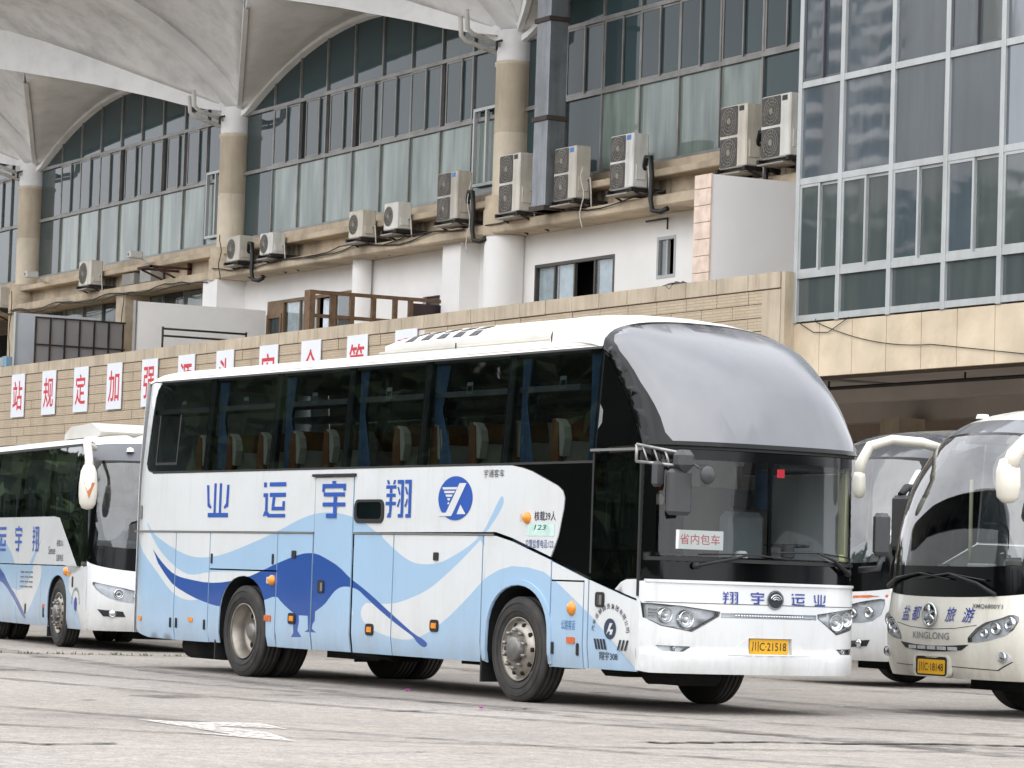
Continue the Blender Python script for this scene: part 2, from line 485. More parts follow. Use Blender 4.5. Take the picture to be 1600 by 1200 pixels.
# ================================================================== ground
def ground():
    m, nt, p = nodes('concrete_yard')
    L = nt.links.new
    big = noise(nt, .16, 5, lo=.36, hi=.64)
    mid = noise(nt, 1.1, 8, (1, .35, 1), .7, lo=.38, hi=.62)
    fine = noise(nt, 42, 5, rough=.7, lo=.34, hi=.66)
    grit = noise(nt, 130, 2, rough=.6, lo=.5, hi=.62)
    o = mix(nt, lin('#8f8a86'), lin('#b7b2ae'), big)
    o = mix(nt, o, lin('#a8a199'), mid)
    o2 = nt.nodes.new('ShaderNodeMixRGB'); o2.blend_type = 'MULTIPLY'; o2.inputs[0].default_value = .95
    L(o, o2.inputs[1]); L(mix(nt, (.58, .575, .57, 1), (1.16, 1.155, 1.14, 1), fine), o2.inputs[2])
    o3 = nt.nodes.new('ShaderNodeMixRGB'); o3.blend_type = 'MIX'
    mu = nt.nodes.new('ShaderNodeMath'); mu.operation = 'MULTIPLY'; mu.inputs[1].default_value = .45
    L(grit, mu.inputs[0]); L(mu.outputs[0], o3.inputs[0]); L(o2.outputs[0], o3.inputs[1]); o3.inputs[2].default_value = lin('#4f4c4a')
    sp1 = noise(nt, 13, 6, rough=.75, lo=.40, hi=.60); sp2 = noise(nt, 4.5, 6, rough=.75, lo=.40, hi=.62)
    for f_, k_ in ((sp1, .5), (sp2, .35)):
        q_ = nt.nodes.new('ShaderNodeMixRGB'); q_.blend_type = 'MULTIPLY'; q_.inputs[0].default_value = k_
        L(o3.outputs[0], q_.inputs[1]); L(mix(nt, (.6, .59, .58, 1), (1.22, 1.21, 1.19, 1), f_), q_.inputs[2]); o3 = q_
    # oil and tyre stains: long soft patches
    st = noise(nt, .7, 5, (.25, 1.2, 1), .6, lo=.56, hi=.72)
    mu2 = nt.nodes.new('ShaderNodeMath'); mu2.operation = 'MULTIPLY'; mu2.inputs[1].default_value = .35
    L(st, mu2.inputs[0])
    L(mix(nt, o3.outputs[0], lin('#57524e'), mu2.outputs[0]), p.inputs['Base Color'])
    p.inputs['Roughness'].default_value = .85
    p.inputs['Specular IOR Level'].default_value = .3
    bump(nt, p, fine, .5, .012)
    g = mk('ground', [(-500, -400, 0), (300, -400, 0), (300, 400, 0), (-500, 400, 0)], [(0, 1, 2, 3)], m)
    tag(g, kind='structure')
    dark = M('crack_fill', '#3c3833', .95, var=.4, vs=9)
    def crack(pts, w, seed, name='crack', mat=dark, z=.0075):
        r = random.Random(seed); A = []; B = []
        for i in range(len(pts) - 1):
            (x0, y0), (x1, y1) = pts[i], pts[i + 1]
            n = max(3, int(math.hypot(x1 - x0, y1 - y0) / .09))
            for k in range(n):
                t = k / n
                nx, ny = -(y1 - y0), (x1 - x0); l = math.hypot(nx, ny); nx /= l; ny /= l
                j = r.uniform(-.025, .025); ww = w * r.uniform(.25, 1.3)
                A.append((x0 + (x1 - x0) * t + nx * (j + ww), y0 + (y1 - y0) * t + ny * (j + ww), z))
                B.append((x0 + (x1 - x0) * t + nx * (j - ww), y0 + (y1 - y0) * t + ny * (j - ww), z))
        n = len(A)
        mk(name, A + B, [(i, i + 1, n + i + 1, n + i) for i in range(n - 1)], mat, g)
    crack([(-21.72, 12.99), (-21.56, 13.0), (-21.68, 13.48), (-21.84, 14.17), (-21.62, 14.63), (-21.7, 15.68), (-21.43, 16.35), (-21.4, 19)], .085, 1)
    crack([(-21.36, 7.4), (-21.14, 7.72), (-20.9, 7.8), (-21.04, 8.18), (-21.1, 8.5)], .045, 2)
    crack([(-26.37, 12.9), (-26.46, 13.34), (-26.81, 13.9), (-26.81, 14.51), (-27.42, 15.11)], .016, 3)
    crack([(-32.78, 18.22), (-32.5, 19.29), (-33.2, 22), (-33.57, 25.6)], .018, 4)
    crack([(-27.5, 18.2), (-27.34, 19.65), (-27.46, 20.94)], .018, 5)
    crack([(-24.6, 13.3), (-24.3, 14.2), (-24.5, 15.4), (-24.2, 16.5)], .010, 6)
    crack([(-20.0, 9.6), (-20.3, 10.4), (-20.1, 11.0)], .012, 7)
    joint = M('weedy_joint', '#4c4a38', .95, var=.5, vs=12)
    crack([(-42.75, 15.0), (-42.73, 16.2), (-42.5, 17.01), (-42.66, 18.8), (-42.6, 22)], .05, 8, 'slab_joint', joint)
    crack([(-52.6, 16), (-52.5, 24)], .05, 9, 'slab_joint', joint)
    crack([(-63.5, 20), (-62.2, 28)], .06, 10, 'slab_joint', joint)
    crack([(-40, 24.2), (-31, 24.5)], .04, 11, 'slab_joint', joint)
    # weeds along the joint
    gv = []; gf = []; r = random.Random(4)
    for i in range(260):
        y = r.uniform(14.6, 19.5); x = -42.68 + r.gauss(0, .05)
        if r.random() < .55: y = round(y * 2.3) / 2.3 + r.gauss(0, .05)
        h = r.uniform(.012, .05); a = r.uniform(0, 6.28); n = len(gv)
        dx, dy = math.cos(a) * .012, math.sin(a) * .012
        lx, ly = r.uniform(-.04, .04), r.uniform(-.04, .04)
        gv += [(x - dx, y - dy, .002), (x + dx, y + dy, .002), (x + lx, y + ly, h)]; gf.append((n, n + 1, n + 2))
    w = mk('weeds', gv, gf, M('weed_green', '#5f6547', .8, var=.4, vs=6))
    tag(w, 'thin line of weeds growing in the concrete joint by the rear wheel', 'weeds', kind='stuff')
    # tyre marks and oil drips: thin worn sheets on the concrete
    def stain_mat(name, col, amt, sc):
        m_, nt, p = nodes(name)
        p.inputs['Base Color'].default_value = lin(col); p.inputs['Roughness'].default_value = .7
        f = noise(nt, 2.2, 6, sc, .7, lo=.38, hi=.72)
        k = nt.nodes.new('ShaderNodeMath'); k.operation = 'MULTIPLY'; k.inputs[1].default_value = amt; nt.links.new(f, k.inputs[0])
        tr = nt.nodes.new('ShaderNodeBsdfTransparent'); ms = nt.nodes.new('ShaderNodeMixShader')
        nt.links.new(k.outputs[0], ms.inputs[0]); nt.links.new(tr.outputs[0], ms.inputs[1]); nt.links.new(p.outputs[0], ms.inputs[2])
        nt.links.new(ms.outputs[0], nt.nodes['Material Output'].inputs['Surface'])
        return m_
    tm_ = stain_mat('tyre_mark', '#2b2826', .55, (1, 1, 1)); om_ = stain_mat('oil_stain', '#221f1c', .85, (1, 1, 1)); pm_ = stain_mat('pale_patch', '#bdb6ae', .5, (.6, 1, 1))
    def strip(name, pts, w, mat, z):
        A = []; pts = chaikin(pts, 3, False)
        for i, p in enumerate(pts):
            a, b = pts[max(i - 1, 0)], pts[min(i + 1, len(pts) - 1)]
            l = math.hypot(b[0] - a[0], b[1] - a[1]); nx, ny = -(b[1] - a[1]) / l, (b[0] - a[0]) / l
            A += [(p[0] + nx * w, p[1] + ny * w, z), (p[0] - nx * w, p[1] - ny * w, z)]
        mk(name, A, [(2 * i, 2 * i + 1, 2 * i + 3, 2 * i + 2) for i in range(len(pts) - 1)], mat, g)
    for k, (pts, w) in enumerate((([(-45, 10.5), (-34, 11.6), (-26, 13.2), (-20, 16.5)], .16), ([(-45, 12.4), (-34, 13.4), (-27, 14.9), (-21, 18.5)], .16), ([(-36, 7.5), (-27, 9.2), (-20, 12), (-16, 15)], .13), ([(-52, 17), (-40, 15.2), (-30, 14.4), (-20, 15.2)], .2), ([(-40, 20.5), (-30, 19.2), (-22, 20)], .2), ([(-24, 8), (-21, 11), (-20.5, 16)], .12))):
        strip('tyre_mark', pts, w, tm_, .0032 + .0003 * k)
    r = random.Random(31)
    for k in range(16):
        x = r.uniform(-44, -19); y = r.uniform(8, 21) if k % 3 else r.uniform(13, 16); s_ = r.uniform(.08, .5)
        P = chaikin([(x + s_ * r.uniform(.5, 1.2) * math.cos(a * .7), y + s_ * r.uniform(.5, 1.2) * math.sin(a * .7)) for a in range(9)], 2)
        mk('oil_stain', [(u, v, .0055 + .0001 * k) for u, v in P], [list(range(len(P)))], om_, g)
    for k, (x, y, a, b) in enumerate(((-22.5, 10.5, 2.2, 1.5), (-26, 15.0, 1.4, 2.4), (-20.6, 14.5, .9, 2.5), (-33, 12, 3, 1.2))):
        P = chaikin([(x + a * r.uniform(.6, 1.1) * math.cos(q * .7), y + b * r.uniform(.6, 1.1) * math.sin(q * .7)) for q in range(9)], 2)
        mk('worn_patch', [(u, v, .0022 + .0002 * k) for u, v in P], [list(range(len(P)))], pm_, g)
    # worn white arrow
    m2, nt, p = nodes('worn_road_paint')
    o = mix(nt, lin('#b8b3ad'), lin('#d3cfc9'), noise(nt, 1.2, 4))
    nt.links.new(o, p.inputs['Base Color']); p.inputs['Roughness'].default_value = .8
    wear = noise(nt, 16, 6, rough=.75, lo=.38, hi=.60)
    tr = nt.nodes.new('ShaderNodeBsdfTransparent'); ms = nt.nodes.new('ShaderNodeMixShader')
    nt.links.new(wear, ms.inputs[0]); nt.links.new(tr.outputs[0], ms.inputs[1]); nt.links.new(p.outputs[0], ms.inputs[2])
    nt.links.new(ms.outputs[0], nt.nodes['Material Output'].inputs['Surface'])
    ar = [(-24.46, 9.9), (-24.05, 10.2), (-24.03, 10.78), (-23.07, 10.6), (-23.33, 10.41), (-23.55, 10.15), (-22.68, 10.22), (-21.42, 9.9), (-21.88, 9.73), (-22.6, 9.53), (-22.3, 9.78), (-23.2, 9.86)]
    mk('painted_arrow', [(x, y, .0085) for x, y in ar], [list(range(len(ar)))], m2, g)
    return g
GROUND = ground()

# ================================================================== shared building materials
beige = M('beige_tile', '#d0c3ae', .6, var=.12, vs=1.2, dirt=.4, dirtcol='#8d7f6c', streak=True, bmp=.15, bs=25)
beige2 = M('beige_render', '#bfaf97', .7, var=.18, vs=.8, dirt=.75, dirtcol='#675a49', bmp=.2, bs=12)
white_w = M('white_render', '#efeeec', .75, var=.04, vs=.4, dirt=.10, dirtcol='#a39c92')
soffit_m = M('stained_soffit', '#dddddc', .85, var=.08, vs=.5, dirt=.55, dirtcol='#858584', bmp=.06, bs=3)
fin_m = M('pale_shell', '#e6e6e5', .85, var=.06, vs=.5, dirt=.3, dirtcol='#929291')
rib_m = M('white_concrete_rib', '#e9e9e8', .8, var=.08, vs=.6, dirt=.25, dirtcol='#8d8982')
alu_d = M('old_aluminium', '#8d8c89', .45, .5, var=.2, vs=2, dirt=.3, dirtcol='#5d5750')
alu_w = M('pale_aluminium', '#b0b4b4', .4, .2, var=.08, vs=2, dirt=.35, dirtcol='#8a8378', streak=True)
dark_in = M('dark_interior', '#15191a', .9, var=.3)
steel_dk = M('dark_steel', '#2d2a28', .6, .3, var=.3, vs=4, dirt=.4, dirtcol='#5a3a28')
black_pl = M('black_plastic', '#1a1a1b', .5, var=.2, vs=5)
wire_m = M('black_cable', '#1c1b1a', .6)
pipe_w = M('white_pvc', '#c8c5bf', .5, var=.1, vs=3, dirt=.3)
pane_dk = glass('dark_green_glass', '#33494a', .88, 1.26, .03, '#3c4d50', .10)
pane_lt = glass('filmed_green_glass', '#5d7a72', .92, 1.4, .05, '#596661', .05, film='#98a69f')
pane_mid = glass('bluish_sash_glass', '#3f5154', .86, 1.26, .03, '#3d4a4d', .10)
pane_rt = glass('grey_mirror_glass', '#4a5256', .9, 2.2, .025, '#454f57', .10, film='#58636b')
pane_rt2 = glass('grey_green_glass', '#45504c', .9, 1.75, .03, '#464e50', .10, film='#59605f')
TERR = 5.7
COLS = [-65.0 - 15.65 * k for k in range(4)]
def zarch(u): return 13.42 + 1.66 * max(0, 1 - (u / 7.35) ** 2)
def ip(x, T):
    for (a, b), (c, d) in zip(T, T[1:]):
        if x <= c: return b + (d - b) * (x - a) / (c - a)
    return T[-1][1]

# ================================================================== station hall
def frame_bar(g, x0, z0, x1, z1, w, y0, y1):
    g.box((x0, y0, z0), (x1, y1, z0 + w)); g.box((x0, y0, z1 - w), (x1, y1, z1))
    g.box((x0, y0, z0 + w), (x0 + w, y1, z1 - w)); g.box((x1 - w, y0, z0 + w), (x1, y1, z1 - w))
def pane(name, x0, z0, x1, z1, mat, parent, y=35.0):
    return box(name, (x0, y, z0), (x1, y + .012, z1), mat, parent)
def hall():
    H = empty('station_hall', (-73, 35.2, 0), 'old bus station hall with arched glass fronts, round columns and white shell roof', 'building')
    T1, T2, SILL = 13.39, 11.80, 10.03
    X0, X1 = -114.0, -47.5
    # interior backing, floors and walls
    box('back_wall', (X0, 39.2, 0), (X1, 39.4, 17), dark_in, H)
    box('floor_slab', (X0, 35.2, 9.3), (X1, 39.2, 9.6), beige2, H)
    box('terrace_floor', (X0, 31.35, TERR - .25), (X1, 39.2, TERR), beige2, H)
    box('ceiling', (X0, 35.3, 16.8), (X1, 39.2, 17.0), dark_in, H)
    # sill, ledges, fascia
    box('sill_wall', (X0, 34.93, 9.77), (X1, 35.2, SILL), beige2, H)
    box('ledge', (X0, 34.45, 9.61), (X1, 35.2, 9.768), beige2, H, bev=.02)
    box('fascia', (X0, 34.82, 9.19), (X1, 35.2, 9.608), beige2, H)
    box('ledge', (X0, 34.3, 8.95), (X1, 35.2, 9.188), beige2, H, bev=.03)
    # lower terrace wall (white stretch and the older beige stretch)
    wA = (-64.17, -60.63, 7.0, 8.26); wB = (-58.88, -58.12, 7.6, 8.48); wD = (-78.72, -73.55, 6.2, 8.3); wE = (-69.7, -68.8, 6.2, 7.88)
    patch('terrace_wall', [(-81.5, TERR), (-50.0, TERR), (-50.0, 8.948), (-81.5, 8.948)], lambda u, v, o: (u, 35.1 - o, v), white_w, H,
          holes=[R4(a, c, b, d) for a, b, c, d in (wA, wB, wD, wE)], step=4, thick=.25, smooth=False, world=True)
    box('terrace_wall', (X0, 35.1, TERR), (-81.52, 35.3, 7.75), beige2, H)
    # strip windows of the older stretch
    fr = G()
    for i in range(9):
        x = -95.2 + i * 1.55
        if x + 1.5 > -81.6: break
        pane('pane', x + .05, 7.8, x + 1.5, 8.92, pane_lt if i % 3 else pane_mid, H, 35.12)
        fr.box((x - .03, 35.06, 7.76), (x + .04, 35.14, 8.945))
    fr.box((-96, 35.06, 7.76), (-81.6, 35.13, 7.82)); fr.make('strip_window_frame', alu_d, H, True)
    # terrace windows
    cur = M('pale_blue_curtain', '#dbe4ee', .8, var=.2, vs=4)
    win_fr = M('brown_window_frame', '#4f4a46', .5, .2)
    def curtain(x0, x1, z0, z1, y, par, mat, n=9, name='curtain'):
        V = []; F = []
        for i in range(n * 2 + 1):
            x = x0 + (x1 - x0) * i / (n * 2); d = .035 * math.sin(i * 1.57 + x0)
            V += [(x, y + d, z0), (x, y + d, z1)]
        F = [(2 * i, 2 * i + 2, 2 * i + 3, 2 * i + 1) for i in range(n * 2)]
        return mk(name, V, F, mat, par, smooth=True, world=True)
    def window(x0, x1, z0, z1, fm, nsash, y=35.14, fw=.07, open_=()):
        g = G(); frame_bar(g, x0, z0, x1, z1, fw, y - .05, y + .05)
        for k in range(1, nsash): g.box((x0 + (x1 - x0) * k / nsash - fw * .4, y - .03, z0 + fw), (x0 + (x1 - x0) * k / nsash + fw * .4, y + .04, z1 - fw))
        f = g.make('window', fm, H, True)
        for k in range(nsash):
            if k in open_: continue
            a, b = x0 + (x1 - x0) * k / nsash, x0 + (x1 - x0) * (k + 1) / nsash
            pane('pane', a + fw * .6, z0 + fw, b - fw * .6, z1 - fw, MATS['clear_window'], f, y)
        box('reveal', (x0 - .02, 36.0, z0 - .02), (x1 + .02, 36.05, z1 + .02), dark_in, f)
        return f
    glass('clear_window', '#eef2f2', .04, 1.5, .02, '#2a3236')
    f = window(*wA[:2], *wA[2:], win_fr, 4, open_=(2,))
    curtain(-64.1, -63.35, 7.0, 8.2, 35.22, f, cur); curtain(-63.2, -62.55, 7.0, 8.2, 35.22, f, cur, 7); curtain(-61.5, -60.7, 7.0, 8.2, 35.22, f, cur, 8)
    f = window(*wB[:2], *wB[2:], alu_w, 2, open_=(1,))
    f = window(-77.75, -73.56, 6.2, 8.29, M('wooden_window_frame', '#7a6248', .6, var=.2, vs=6), 4, open_=(2,))
    curtain(-77.6, -75.8, 6.2, 8.2, 35.22, f, cur, 14); curtain(-75.5, -74.6, 6.2, 8.2, 35.22, f, cur, 8)
    g = G(); frame_bar(g, -78.72, 6.2, -77.8, 7.95, .1, 35.08, 35.2); g.box((-78.72, 35.1, 7.95), (-77.78, 35.2, 8.29))
    d = g.make('door', MATS['wooden_window_frame'], H, True); box('pane', (-78.6, 35.15, 6.3), (-77.9, 35.17, 7.84), pane_mid, d)
    box('door', (-69.7, 35.2, 6.2), (-68.8, 35.26, 7.88), M('dark_red_door', '#2c1b1c', .4, var=.2), H)
    # columns
    for k, X in enumerate(COLS):
        g = G().lathe([(.41, 9.8), (.41, 11.25), (.395, 11.26), (.395, 11.28), (.41, 11.29), (.41, 12.78), (.44, 12.8), (.44, 12.88), (.41, 12.9)], 40, (X, 34.85, 0), 'z')
        c = g.make('column', beige, H, True)
        G().lathe([(.405, 12.9), (.405, 13.6)], 32, (X, 34.85, 0), 'z').make('capital', rib_m, c, True)
        G().lathe([(.5, 8.93), (.5, 9.5), (.47, 9.55), (.47, 9.82), (.3, 9.83)], 36, (X, 34.75, 0), 'z').make('pedestal', beige2, c, True)
        if k == 0: G().lathe([(.46, TERR), (.46, 8.94)], 36, (X, 34.75, 0), 'z').make('pier', white_w, c, True)
        elif k == 1: box('pier', (X - .55, 34.3, TERR), (X + .4, 35.1, 8.945), white_w, c)
        else: box('pier', (X - .3, 34.35, TERR), (X + .42, 35.1, 8.945), beige2, c)
    G().lathe([(.24, TERR), (.24, 8.945)], 24, (-72.55, 34.85, 0), 'z').make('pier', white_w, H, True)
    box('pilaster', (-67.75, 34.6, TERR), (-66.85, 35.12, 8.945), white_w, H)
    box('pier', (-87.6, 34.35, TERR), (-86.9, 35.1, 8.945), beige2, H)
    # glazed bays
    r = random.Random(11)
    for k in range(4):
        xc = -57.17 - 15.65 * k
        xl, xr = xc - 7.42, xc + 7.42
        frame = G().box((xl, 34.94, SILL), (xr, 35.03, SILL + .06))
        bay = frame.make('glazed_bay', alu_d, H, True)
        xs = [xl] + [xc + 1.6 * (i - 3.5) for i in range(8)] + [xr]
        for z in (T1, T2): box('transom', (xl, 34.93, z - .045), (xr, 35.04, z + .045), alu_d, bay)
        for i in range(1, 9):
            x = xs[i]
            box('mullion', (x - .03, 34.95, SILL + .06), (x + .03, 35.035, zarch(x - xc) - .02), alu_d, bay)
        for i in range(9):
            a, b = xs[i] + .03, xs[i + 1] - .03
            if i == 0: a = max(a, xl + .02)
            # lunette pane cut by the arch
            n = 5
            top = [(a + (b - a) * j / n, max(T1 + .06, zarch(a + (b - a) * j / n - xc))) for j in range(n, -1, -1)]
            G().prism([(a, T1 + .045), (b, T1 + .045)] + top, 35.0, 35.012, 1).make('pane', pane_dk, bay, True)
            low = pane_lt if (k in (1, 2) and 0 < i) else pane_dk
            if k == 0 and i in (2, 3, 4, 5): low = pane_lt
            if k == 2 and i == 0: low = pane_mid
            pane('pane', a, SILL + .06, b, T2 - .045, low, bay)
            if i in (0, 8):
                pane('pane', a, T2 + .045, b, T1 - .045, pane_mid, bay)
            else:
                mid = (a + b) / 2; sh = r.choice((0, 0, 0, .28, .45)) if k != 0 else r.choice((0, 0, .06))
                for q, (u0, u1, yy) in enumerate(((a + sh * .9, mid + sh * .9 + .03, 34.955), (mid - .03, b, 34.99))):
                    u1 = min(u1, b)
                    g = G(); frame_bar(g, u0, T2 + .05, u1, T1 - .05, .045, yy - .015, yy + .02)
                    s = g.make('sash', alu_d, bay, True)
                    s['label'] = 'sliding sash, front leaf' if q == 0 else 'sliding sash, rear leaf'
                    G().box((u0 + .045, yy, T2 + .095), (u1 - .045, yy + .008, T1 - .095)).make('pane', pane_mid if q == 0 else pane_dk, bay, True)
        # odd white replacement casement at the right end of two bays
        if k in (1, 2):
            g = G(); frame_bar(g, xr - 1.55, SILL + .2, xr - .25, T2 + .25, .07, 34.86, 34.95); g.box((xr - .98, 34.87, SILL + .27), (xr - .9, 34.95, T2 + .18))
            s = g.make('casement', alu_w, bay, True); s['label'] = 'white replacement casement'
    # ---------------- shell roof
    CZ = [(0, 13.55), (2.68, 14.48), (5.5, 15.5), (7.2, 16.07), (7.83, 16.25), (9.7, 16.65)]
    DZ = [(0, 13.5), (1.5, 13.73), (2.88, 14.11), (4.1, 14.4), (5.2, 14.67), (7.1, 15.05), (7.83, 15.2), (9.7, 15.55)]
    BZ = [(0, 13.5), (.45, 14.0), (.9, 14.4), (1.55, 14.9), (2.5, 15.47), (3.7, 16.05), (5, 16.6), (7, 17.2), (9.5, 17.6), (14, 17.9)]
    N = 12
    for X in [COLS[0] + 15.65] + COLS:
        # transverse rib
        V = []; F = []
        for i in range(25):
            v = 9.4 * (i / 24) ** 1.2; z = ip(v, BZ)
            for dx, dz in ((-.44, .42), (-.40, 0), (.40, 0), (.44, .42)): V.append((X + dx, 34.85 - v, z + dz))
        for i in range(24):
            for j in range(3): F.append((4 * i + j, 4 * i + j + 1, 4 * i + j + 5, 4 * i + j + 4))
        mk('rib', V, F, rib_m, H, smooth=[(n % 3) == 1 for n in range(72)], world=True)
        for sg in (-1, 1):
            # web between rib and diagonal fin, then the outer canopy
            rows = []
            for i in range(N + 1):
                t = i / N; k = 7.83 * t; v = 3.29 * t
                A = Vector((X + sg * .38, 34.85 - v, ip(v, BZ) + .28)); B = Vector((X + sg * k, 34.85 - .42 * k, ip(k, CZ)))
                if k < .4: B.x = X + sg * .4
                rows.append([A.lerp(B, j / 6) for j in range(7)])
            for i in range(1, 7):
                v = 3.29 + 6.1 * (i / 6) ** 1.4
                A = Vector((X + sg * .38, 34.85 - v, ip(v, BZ) + .28)); B = Vector((X + sg * 7.83, 34.85 - v, 16.25 + 1.4 * (i / 6) ** .7))
                rows.append([A.lerp(B, j / 6) for j in range(7)])
            V = [p for rw in rows for p in rw]
            F = [(a * 7 + j, a * 7 + j + 1, (a + 1) * 7 + j + 1, (a + 1) * 7 + j) for a in range(len(rows) - 1) for j in range(6)]
            o = mk('shell_web', V, F, soffit_m, H, smooth=True, world=True)
            md = o.modifiers.new('thick', 'SOLIDIFY'); md.thickness = .14; md.offset = 1 if sg < 0 else -1
            # diagonal fin
            V = []
            for i in range(N + 1):
                k = .35 + (9.3 if sg < 0 else 6.6) * i / N
                for dy in (0, .13):
                    V += [(X + sg * k, 34.85 - .42 * k + dy, ip(k, DZ)), (X + sg * k, 34.85 - .42 * k + dy, ip(k, CZ) + .06)]
            F = []
            for i in range(N):
                a, b = 4 * i, 4 * (i + 1)
                F += [(a, b, b + 1, a + 1), (a + 2, a + 3, b + 3, b + 2), (a, a + 2, b + 2, b)]
            mk('fin', V, F, fin_m if sg < 0 else rib_m, H, world=True)
            # lunette shell from the wall arch to the fin
            V = []
            for i in range(N + 1):
                k = .3 + 7.53 * i / N
                za = zarch(7.83 - k); zd = ip(k, DZ) + .05
                for j in range(5):
                    t = j / 4
                    V.append((X + sg * k, 34.98 - t * (.13 + .42 * k - .08), za + (zd - za) * t))
            F = [(a * 5 + j, a * 5 + j + 1, a * 5 + j + 6, a * 5 + j + 5) for a in range(N) for j in range(4)]
            o = mk('lunette_shell', V, F, fin_m, H, smooth=True, world=True)
            md = o.modifiers.new('thick', 'SOLIDIFY'); md.thickness = .12; md.offset = 1 if sg > 0 else -1
            # edge moulding along the wall arch
            V = []; F = []
            for i in range(21):
                k = .3 + 7.53 * i / 20; z = zarch(7.83 - k)
                V += [(X + sg * k, 34.80, z - .10), (X + sg * k, 34.80, z + .04), (X + sg * k, 35.02, z - .10), (X + sg * k, 35.02, z + .04)]
            for i in range(20):
                a, b = 4 * i, 4 * i + 4
                F += [(a, b, b + 1, a + 1), (a, a + 2, b + 2, b), (a + 2, a + 3, b + 3, b + 2)]
            mk('arch_moulding', V, F, rib_m, H, world=True)
            g = G()
        # rainwater pipes at the capital
        for dx, dz in ((-.28, 0), (.02, .12)):
            G().tube([(X + dx, 34.5, 13.12 + dz), (X + dx, 33.75, 13.32 + dz), (X + dx, 33.62, 13.42 + dz), (X + dx, 33.58, 13.85 + dz)], .055, 10).make('rain_pipe', pipe_w, H, True)
        G().tube([(X + .1, 34.46, 13.35), (X + .16, 34.3, 13.3), (X + .2, 34.28, 13.2), (X + .16, 34.3, 13.12)], .03, 6).make('rain_pipe', black_pl, H, True)
    # metal air duct beside the first column
    g = G().box((-62.25, 33.9, 9.2), (-61.65, 34.35, 17.5), 0, .015)
    d = g.make('air_duct', M('galvanised_sheet', '#8e9398', .45, .6, var=.25, vs=1.2, dirt=.6, dirtcol='#55504a', streak=True), H, True)
    for z in (9.25, 11.2, 13.36, 15.5): box('duct_flange', (-62.29, 33.86, z - .05), (-61.61, 34.39, z + .05), M('rusty_flange', '#4a423c', .7, .2, var=.3), d)
    # ground-level wall and soffit under the terrace
    box('ground_wall', (-114, 38.4, 0), (-30, 38.6, TERR - .2), M('brown_render', '#a8978a', .8, var=.15, vs=.5, dirt=.3), H)
    box('soffit', (-114, 31.3, 4.88), (-30, 38.4, 4.98), M('grey_soffit', '#b9b1a8', .8, var=.12, vs=.7), H)
    box('beam', (-114, 33.4, 4.62), (-30, 33.75, 4.878), M('grey_soffit', '#857e76'), H)
    box('beam', (-114, 36.3, 4.5), (-30, 36.7, 4.878), M('grey_soffit', '#857e76'), H)
    g = G().tube([(-114, 32.2, 4.75), (-30, 32.2, 4.75)], .035, 6)
    for x in range(-100, -30, 4): g.tube([(x, 32.2, 4.88), (x, 32.2, 4.72)], .02, 6)
    g.make('service_pipe', steel_dk, H, True)
    for x in (-96, -80, -64, -51, -44, -38): box('pier', (x - .3, 35.6, 0), (x + .3, 36.2, 4.5), beige2, H)
hall()

# ================================================================== terrace parapet with tiles
def parapet():
    P = empty('terrace_parapet', (-68, 31.2, 4.55), 'long beige tiled parapet of the terrace, above the buses', 'parapet')
    grout = M('dark_grout', '#5d5141', .9)
    coping_m = M('coping_stone_tile', '#b9ab95', .6, var=.16, vs=1.1, dirt=.6, dirtcol='#76654e', streak=True, bmp=.15, bs=25)
    box('backing', (-90, 31.03, 4.55), (-47.72, 31.3, 6.68), grout, P)
    box('underside', (-90, 31.0, 4.5), (-47.72, 31.32, 4.548), M('grey_soffit', '#857e76'), P)
    # ribbed tile
    m, nt, p = nodes('ribbed_tile')
    L = nt.links.new
    tc = nt.nodes.new('ShaderNodeTexCoord')
    br = nt.nodes.new('ShaderNodeTexBrick')
    br.inputs['Scale'].default_value = 1; br.inputs['Brick Width'].default_value = .30; br.inputs['Row Height'].default_value = .055
    br.inputs['Mortar Size'].default_value = .012; br.inputs['Mortar Smooth'].default_value = .3; br.offset = .37
    mp = nt.nodes.new('ShaderNodeMapping'); mp.inputs['Rotation'].default_value = (math.radians(90), 0, 0)
    L(tc.outputs['Object'], mp.inputs[0]); L(mp.outputs[0], br.inputs['Vector'])
    br.inputs['Color1'].default_value = lin('#b3a28a'); br.inputs['Color2'].default_value = lin('#bbab94'); br.inputs['Mortar'].default_value = lin('#a5957e')
    o = mix(nt, br.outputs[0], lin('#9b8b75'), noise(nt, 1.2, 6, (1, 1, .2), lo=.5, hi=.85))
    L(o, p.inputs['Base Color']); p.inputs['Roughness'].default_value = .65
    inv = nt.nodes.new('ShaderNodeMath'); inv.operation = 'SUBTRACT'; inv.inputs[0].default_value = 1; L(br.outputs['Fac'], inv.inputs[1])
    bump(nt, p, inv.outputs[0], .3, .008)
    pale = M('pale_repair_tile', '#d9d3cc', .6, var=.1)
    W = 1.05
    n = 41
    r = random.Random(3)
    top = None; til = [None, None]
    for i in range(n):
        x = -47.75 - W * (i + 1)
        g = G().box((x + .011, 30.965 + r.uniform(0, .006), 6.43), (x + W - .011, 31.34, 6.71), 0, .006)
        g.make('coping_stone', coping_m, P, True)
    hh = .24
    for row in range(8):
        z1 = 6.415 - hh * row; z0 = z1 - hh + .013
        for i in range(n):
            x = -47.75 - W * (i + 1) + (W / 2 if row % 2 else 0)
            if row > 2 and -76 < x < -54: continue
            if row > 5 and x > -76: continue
            if x + W > -47.72: continue
            y = 30.995 + r.uniform(-.006, .006)
            mt = pale if (row == 0 and r.random() < .10 and -70 < x < -52) else m
            G().box((x + .010, y, z0), (x + W - .010, 31.04, z1)).make('tile', mt, P, True)
    box('end_return', (-47.72, 30.97, 5.2), (-47.60, 31.3, 6.70), coping_m, P)
    box('end_tile', (-48.35, 30.985, 5.15), (-47.76, 31.0, 6.4), coping_m, P)
parapet()

